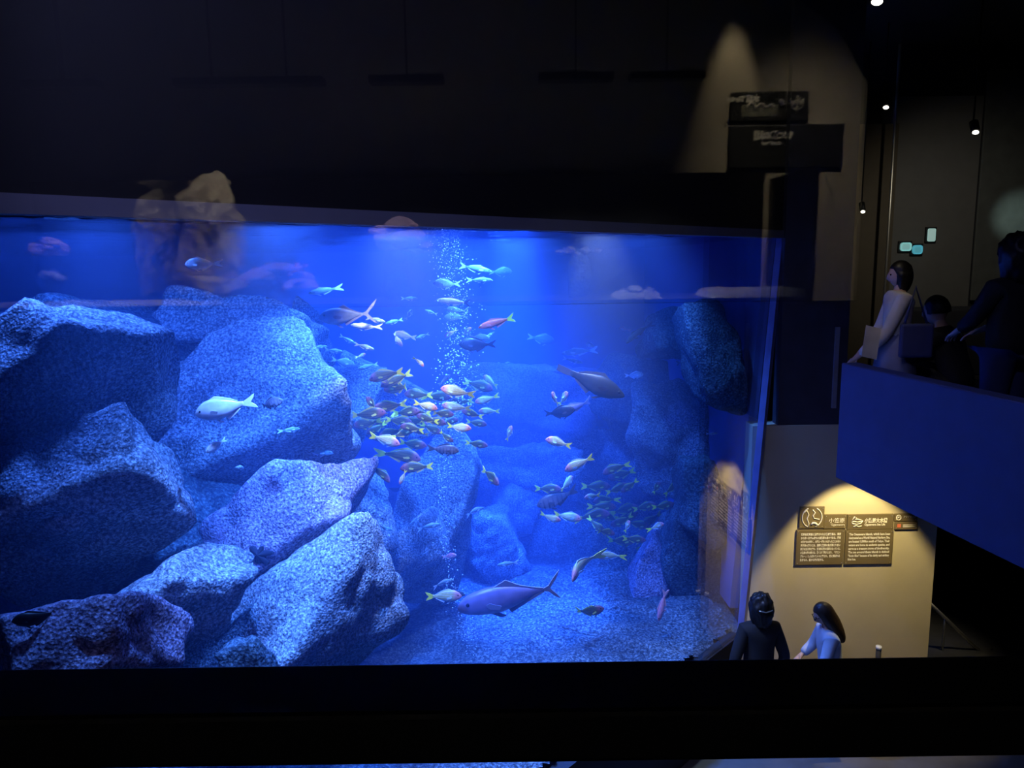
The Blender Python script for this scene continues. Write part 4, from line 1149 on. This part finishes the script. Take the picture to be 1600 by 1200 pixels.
# ------------------------------------------------------------------ the gallery behind the viewer, seen in the upper glass sheet
def mir(px, py, v):
    """where a thing stands whose mirror image shows at a pixel, v metres away beyond the glass"""
    p = at(px, py, v)
    return Vector((p.x, 2 * PANE_Y - v, p.z))
ARCH_V = 5.6
def arch_panel():
    y = 2 * PANE_Y - ARCH_V
    R = mir(1347, 300, ARCH_V).x; zt = mir(1300, 60, ARCH_V).z
    pts = [(R - 8.2, 0.0), (R, 0.0), (R, mir(1347, 130, ARCH_V).z)]
    for px, py in ((1342, 105), (1330, 78), (1312, 50), (1290, 28), (1262, 8), (1235, -6), (1200, -18)):
        q = mir(px, py, ARCH_V); pts.append((q.x, q.z))
    pts.append((R - 8.2, mir(1100, -30, ARCH_V).z))
    n = len(pts)
    v = [(x, y, z) for x, z in pts] + [(x, y - .12, z) for x, z in pts]
    f = [tuple(range(n)), tuple(range(n, 2 * n))[::-1]] + [(i, (i + 1) % n, n + (i + 1) % n, n + i) for i in range(n)]
    o = mesh_obj('arched_panel', v, f, plain('warm grey panel', (.5, .45, .34), .85, var=.04))
    tag(o, 'arched warm grey wall panel carrying dark signs, mirrored in the glass', 'panel')
    return y
ya = arch_panel()
M['signblack'] = plain('black sign board', (.012, .013, .013), .5)
def mboard(label, px0, py0, px1, py1):
    a, b = mir(px0, py0, ARCH_V), mir(px1, py1, ARCH_V)
    wd, ht = b.x - a.x, a.z - b.z
    o = box('sign_board', 0, wd, 0, .03, 0, ht, M['signblack']); bevel(o, .012, 3)
    o.location = (a.x, ya, b.z)
    tag(o, label, 'sign', 'black sign boards on the arched panel')
    return o, wd, ht
ink2 = plain('pale lettering', (.85, .82, .72), .6)
o, wd, ht = mboard('black sign with coral reef picture and leaf emblem, mirrored in the glass', 1141, 144, 1262, 190)
def mtext(s, size, fx, fz): return text_mesh('lettering', s, size, ink2, o, (wd * fx, .0315, ht * fz), 'LEFT', '+Y', bold=.004)
mtext('水槽 Topics', ht * .22, .36, .68)
v, f = box_vf(wd * .14, wd * .60, .03, .033, ht * .18, ht * .55); mesh_obj('picture', v, f, plain('reef picture', (.24, .24, .18), .6, scale=30, var=.6), o)
pk = [(wd * (.2 + .36 * t), ht * (.45 + .2 * abs(math.sin(t * 9)) * (1 - t * .5))) for t in np.linspace(0, 1, 16)]
stroke('picture_ridge', pk, .008, o, ink2, .036)
stroke('arrow', [(wd * .615, ht * .7), (wd * .65, ht * .62), (wd * .66, ht * .52)], .014, o, ink2, .036)
stroke('divider', [(wd * .70, ht * .15), (wd * .70, ht * .97)], .005, o, plain('grey line', (.2, .2, .18), .6), .034)
for pts in ([(.84, .25), (.84, .85)], [(.77, .45), (.84, .36), (.91, .45)], [(.77, .45), (.77, .66), (.75, .74)], [(.91, .45), (.91, .7), (.93, .74)], [(.80, .52), (.80, .66)], [(.88, .52), (.88, .68)], [(.81, .74), (.84, .68), (.87, .74)]):
    stroke('emblem', [(wd * a, ht * b) for a, b in pts], .007, o, ink2, .035)
o, wd, ht = mboard('black sign with one line of Japanese lettering, mirrored in the glass', 1139, 196, 1315, 262)
text_mesh('lettering', 'サンゴ礁の水槽', ht * .2, ink2, o, (wd * .55, .0315, ht * .68), 'LEFT', '+Y', bold=.005, fit=wd * .34)
text_mesh('lettering', 'Coral Reef', ht * .10, ink2, o, (wd * .45, .0315, ht * .54), 'LEFT', '+Y', bold=.003)
ls = mir(1152, -40, ARCH_V - .35)
gl = empty('ceiling_spotlight', ls + Vector((0, .25, .3)))
tag(gl, 'black spotlight over the arched panel behind the viewer', 'lamp')
tube('lamp_housing', [(0, 0, .05), (0, -.03, -.1)], .05, M['railblack'], gl)
tube('lamp_stem', [(0, 0, .05), (0, 0, 4.4 - gl.location.z)], .012, M['railblack'], gl)
spot('panel_spot', (ls.x + .1, ya + .22, mir(1150, -60, ARCH_V).z), (ls.x + .08, ya, mir(1140, 190, ARCH_V).z), 120, (1.0, .84, .56), 32, .8, .03)
spot('panel_spot', (ls.x + .6, ya + 1.6, 4.2), (ls.x + .6, ya, 2.0), 300, (1.0, .88, .66), 40, 1.0, .1)

# ------------------------------------------------------------------ long coral tank behind the viewer
TV = 4.3
yt = 2 * PANE_Y - TV
xr = mir(1275, 400, TV).x; xl = mir(-80, 400, TV).x
zb_, zt_ = mir(1000, 468, TV).z, mir(700, 264, TV).z
ct = empty('coral_tank', ((xl + xr) / 2, yt, 0))
tag(ct, 'long glass coral tank on a black stand, mirrored in the upper glass', 'aquarium')
def ctb(nm, x0, x1, y0, y1, z0, z1, m): return box(nm, x0 - ct.location.x, x1 - ct.location.x, y0 - ct.location.y, y1 - ct.location.y, z0, z1, m, ct)
ctb('stand', xl, xr, yt - .8, yt - .01, 0, zb_ - .02, M['black'])
ctb('tank_floor', xl, xr, yt - .8, yt, zb_ - .02, zb_, M['black'])
ctb('back_panel', xl, xr - .04, yt - .82, yt - .8, zb_, zt_ + .05, M['black'])
cc = clear_mat('coral tank glass')
ctb('glass_front', xl, xr, yt - .008, yt, zb_, zt_, cc)
for x in (xr - .006,): ctb('glass_edge', x, x + .008, yt - .8, yt, zb_, zt_, plain('glass edge', (.03, .035, .07), .3))
ctb('glass_edge', xr - .012, xr, yt - .012, yt, zb_, zt_, plain('bright glass edge', (.12, .14, .22), .3))
# sand bank
n = 90
vs, fs = [], []
for i in range(n + 1):
    x = xl + (xr - .03 - xl) * i / n
    px_ = 800 + FPX * x / TV
    h = .045 if px_ > 1130 else (.018 if px_ < 330 else (.03 if 975 < px_ < 1040 else .0))
    if h: h += .012 * noise.noise(Vector((x * 9, 0, 0)))
    vs += [(x, yt - .03, zb_ - .003), (x, yt - .05, zb_ + (max(.004, h) if h else -.004)), (x, yt - .5, zb_ + (max(.004, h) if h else -.004))]
for i in range(n):
    for j in range(2): fs.append((i * 3 + j, (i + 1) * 3 + j, (i + 1) * 3 + j + 1, i * 3 + j + 1))
so = mesh_obj('sand_bed', vs, fs, M['sand'], None, True)
tag(so, 'pale coral sand along the bottom of the coral tank', 'sand', kind='stuff')
# water surface strip of the coral tank (bright ripples under the lamps)
vs, fs = [], []
for i in range(161):
    for j in range(9):
        x = xl + (xr - .3 - xl) * i / 160; y = yt - .03 - .7 * j / 8
        vs.append((x, y, zt_ - .035 + .008 * noise.noise(Vector((x * 9, y * 9, 0)))))
for i in range(160):
    for j in range(8): fs.append((i * 9 + j, i * 9 + j + 1, (i + 1) * 9 + j + 1, (i + 1) * 9 + j))
S(mesh_obj('water_surface_coral_tank', vs, fs, glass_mat('coral tank water skin', .12, .05), None, True))
# rocks and corals
def mrock(label, px0, py0, px1, py1, back, dep, mat, seed, rough=.16, name='reef_rock'):
    v_ = TV + back + .12
    a, b = mir(px0, py0, v_), mir(px1, py1, v_)
    me = rock_mesh(name, (abs(b.x - a.x), dep, abs(a.z - b.z)), seed, rough, sub=4)
    me.materials.append(M[mat])
    o = link(bpy.data.objects.new(name, me))
    o.location = ((a.x + b.x) / 2, (a.y + b.y) / 2, (a.z + b.z) / 2)
    return tag(o, label, 'rock')
mrock('tall brown reef rock rising in the coral tank, mirrored in the glass', 285, 290, 392, 470, .35, .4, 'rock_brown', 71, .2)
mrock('flat-topped brown reef rock beside the tall one in the coral tank', 190, 296, 320, 470, .5, .45, 'rock_brown', 72, .2)
mrock('low brown rock at the foot of the tall reef rock', 300, 430, 420, 474, .25, .3, 'rock_brown', 73, .2)
for (x0, x1, y0, lb) in ((596, 640, 388, 'thin dark rock post under the branching pink coral'), (885, 925, 400, 'thin dark rock post under the white coral patch'), (55, 92, 396, 'thin dark rock post under the left pink coral')):
    mrock(lb, x0, y0, x1, 470, .3, .12, 'rock_dim', 80 + x0, .1)
M['coral_pink'] = plain('pink coral', (.62, .40, .46), .8, scale=40, var=.35)
M['coral_violet'] = plain('violet coral', (.34, .22, .36), .8, scale=40, var=.35)
M['coral_orange'] = plain('orange coral', (.75, .22, .08), .8, scale=40, var=.25)
M['coral_white'] = plain('pale coral', (.7, .74, .8), .8, scale=40, var=.25)
def coral(label, px, py, wpx, hpx, mat, seed, n=14, back=.3):
    r = random.Random(seed)
    c = mir(px, py, TV + back); kk = (TV + back) / FPX
    V_, F_ = [], []
    for i in range(n):
        t = r.uniform(-1, 1); u = r.uniform(-.9, .9) * (1 - abs(t) * .45)
        s = r.uniform(.16, .32) * hpx * kk
        v, f = uvball(c.x + t * wpx * kk * .42, c.y + r.uniform(-.06, .06), c.z + u * hpx * kk * .36, s * r.uniform(1, 1.9), s, s * r.uniform(.6, 1), 10, 7, len(V_))
        V_ += [tuple(Vector(p) * (1 + .01 * noise.noise(Vector(p) * 60))) for p in v]; F_ += f
    o = mesh_obj('coral', V_, F_, M[mat], None, True)
    return tag(o, label, 'coral')
coral('violet coral mound with knobs in the coral tank', 435, 438, 95, 55, 'coral_violet', 1, 22)
coral('small orange coral head on the violet mound', 466, 417, 18, 14, 'coral_orange', 2, 6)
coral('branching pink coral high in the coral tank', 622, 366, 70, 50, 'coral_pink', 3, 20)
coral('pale pink coral shelf under the water surface', 652, 386, 40, 22, 'coral_pink', 4, 10)
coral('white coral patch near the middle of the coral tank', 905, 394, 70, 18, 'coral_white', 5, 9)
coral('pale coral heap at the right of the coral tank', 1000, 458, 70, 24, 'coral_white', 6, 12)
coral('pink coral among pale pieces at the left of the coral tank', 72, 385, 50, 40, 'coral_pink', 7, 10)
coral('small pale coral on the tank floor at the left', 80, 432, 26, 26, 'coral_white', 8, 6)
# lamps over the coral tank
for k_, (px, e) in enumerate(((110, 26), (340, 52), (455, 40), (640, 60), (900, 60), (1040, 50))):
    c = mir(px, 262, TV + .02)
    fx = empty('tank_light_bar', (c.x, c.y, zt_ + .45))
    tag(fx, 'slim black lamp bar over the coral tank, %s from the arched panel end' % ('sixth', 'fifth', 'fourth', 'third', 'second', 'first')[k_], 'lamp', 'lamp bars over the coral tank')
    box('lamp_body', -.2, .2, -.05, .05, 0, .04, M['railblack'], fx, .006)
    tube('lamp_cable', [(0, 0, .04), (0, 0, 4.4 - fx.location.z)], .006, M['railblack'], fx)
    spot('coral_lamp', (c.x, c.y, zt_ + .43), (c.x, c.y - .32, zb_), e * 5, (.8, .8, .85), 80, .8, .06)
# lit panels seen along the top of the coral tank (light boxes behind)
for (px0, px1, py0, py1, st, lb) in ((85, 99, 272, 283, 1.6, 'small white lit window behind the coral tank'), (334, 400, 271, 281, .5, 'faint long lit window behind the coral tank'), (441, 480, 271, 283, 1.4, 'bright lit window behind the coral tank'), (505, 540, 272, 282, .4, 'dim lit window behind the coral tank'), (870, 1058, 264, 277, 1.3, 'long bluish lit window behind the coral tank')):
    a, b = mir(px0, py0, TV + 1.4), mir(px1, py1, TV + 1.4)
    o = box('lit_window', 0, b.x - a.x, -.03, 0, 0, a.z - b.z, emit_mat('window glow', (.55, .62, 1.0), st * 1.4))
    box('frame', -.01, b.x - a.x + .01, -.05, -.03, -.01, a.z - b.z + .01, M['black'], o)
    o.location = (a.x, a.y, b.z)
    tag(o, lb, 'window', 'lit windows behind the coral tank')
# ------------------------------------------------------------------ far side of the walkway
a, b = at(1400, 150, 11.2), at(1508, 560, 11.2)
o = box('wall_panel', a.x, b.x, 11.24, 11.3, 0.0, a.z, plain('grey panel', (.16, .16, .155), .8, var=.05))
tag(o, 'tall dim grey wall panel behind the girl on the walkway', 'panel')
a, b = at(1346, 190, 11.0), at(1393, 560, 11.0)
o = box('wall_panel', a.x, b.x, 11.2, 11.29, 0.0, a.z, plain('brown grey panel', (.12, .10, .07), .8, var=.05))
tag(o, 'narrow brownish wall panel beside the dark post', 'panel')
c = at(1392, 300, 10.8)
tube('post_', [(0, 0, 0), (0, 0, 1)], .02, M['steel'], None)
po = bpy.data.objects['post_']; po.name = 'steel_post'; po.location = (c.x, c.y, 0); po.scale = (1, 1, 4.4)
tag(po, 'thin steel post standing before the grey wall panel', 'post')
def downlight(px, py, Y, label, r=.05, e=30.0, c=(1.0, .93, .75)):
    p = at(px, py, Y)
    d_ = empty('downlight', p)
    tag(d_, label, 'lamp', 'ceiling spotlights over the walkway')
    tube('lamp_housing', [(0, .05, .12), (0, 0, .015)], r * 1.3, M['railblack'], d_)
    tube('lamp_stem', [(0, .05, .12), (0, .05, max(.2, 4.4 - p.z))], .01, M['railblack'], d_)
    v, f = uvball(0, -.005, .0, r, r * .7, r * .6, 10, 6)
    mesh_obj('bulb', v, f, emit_mat('warm bulb', c, e), d_, True)
    return p
downlight(1384, 168, 9.8, 'upper small spotlight over the narrow panel', .035, 6)
p2_ = downlight(1524, 207, 8.6, 'brightest spotlight right of the grey wall panel', .035, 9)
downlight(1348, 331, 10.6, 'tiny low spotlight left of the steel post', .03, 6)
downlight(1370, 3, 7.0, 'spotlight at the very top edge of the hall', .05, 4)
spot('walkway_spot', at(1330, 60, 6.0), at(1392, 500, 7.0), 26, (1.0, .86, .62), 22, .8, .05)
spot('walkway_spot', p2_ + Vector((0, -.05, -.1)), at(1470, 400, 11.2), 40, (1.0, .9, .72), 90, 1.0, .05)
# glowing displays
def display(label, px0, py0, px1, py1, Y, c, e, rnd=.02):
    a, b = at(px0, py0, Y), at(px1, py1, Y)
    o = box('display_screen', 0, b.x - a.x, 0, .03, 0, a.z - b.z, emit_mat('display glow', c, e)); bevel(o, min(rnd, (a.z - b.z) * .3, (b.x - a.x) * .3), 3)
    box('display_frame', -.02, b.x - a.x + .02, .03, .06, -.02, a.z - b.z + .02, M['railblack'], o)
    o.location = (a.x, Y, b.z)
    return tag(o, label, 'display')
display('teal lit display left of a pair above the girl', 1408, 379, 1424, 392, 11.18, (.3, .62, .6), .45, .05)
display('round teal display right of a pair above the girl', 1427, 383, 1441, 397, 11.18, (.12, .5, .6), .4, .06)
display('small upright teal screen over the far exhibits', 1451, 357, 1462, 377, 11.18, (.4, .6, .55), .5, .02)
# added lamp for the pale green glow on the wall at the right edge
c = at(1592, 338, 10.5)
gt = empty('added_wall_lamp', Vector((c.x + .1, 10.3, 4.0)))
tag(gt, 'small projector lamp added to throw pale green light on the far wall', 'lamp')
tube('lamp_housing', [(0, 0, .1), (0, .03, -.05)], .06, M['railblack'], gt)
tube('lamp_stem', [(0, 0, .1), (0, 0, .4)], .012, M['railblack'], gt)
gw = box('added_screen', 0, 2.2, 0, .04, 0, 3.2, plain('dim screen', (.12, .13, .125), .9)); bevel(gw, .01, 1)  # surface added to catch the green glow
a = at(1520, 470, 11.15); gw.location = (a.x, 11.2, a.z)
tag(gw, 'dark screen added to catch a soft green pool of light at the right edge', 'screen')
spot('fill', at(1592, 338, 9.6), at(1592, 338, 11.2), 64, (.66, .9, .8), 26, 1.0, .05)
# exhibit counter under the displays
a = at(1450, 470, 10.4)
ce = box('exhibit_counter', -.9, 1.6, -.3, .3, 0, .9, M['dark']); bevel(ce, .02, 2)
ce.location = (a.x + .6, 10.6, 0)
tag(ce, 'dark exhibit counter along the far wall of the walkway', 'counter')
# blue flood lamps added to brighten the parapet and tank rim
for (x, y, ax, ay, az, e, an) in ((1.2, 2.2, 2.9, 5.0, .2, 110, 50), (-.6, 1.6, -.6, 4.6, 1.85, 240, 80)):
    fl = empty('added_flood_lamp', (x, y, 4.15))
    tag(fl, 'added black blue-filtered flood lamp on the atrium ceiling to light the %s' % ('parapet' if x > 0 else 'tank rim'), 'lamp')
    tube('lamp_housing', [(0, 0, .12), (0, 0, 0)], .07, M['railblack'], fl)
    tube('lamp_stem', [(0, 0, .12), (0, 0, .25)], .012, M['railblack'], fl)
    spot('flood', (x, y, 4.13), (ax, ay, az), e, (.32, .34, .85), an, .6, .06)
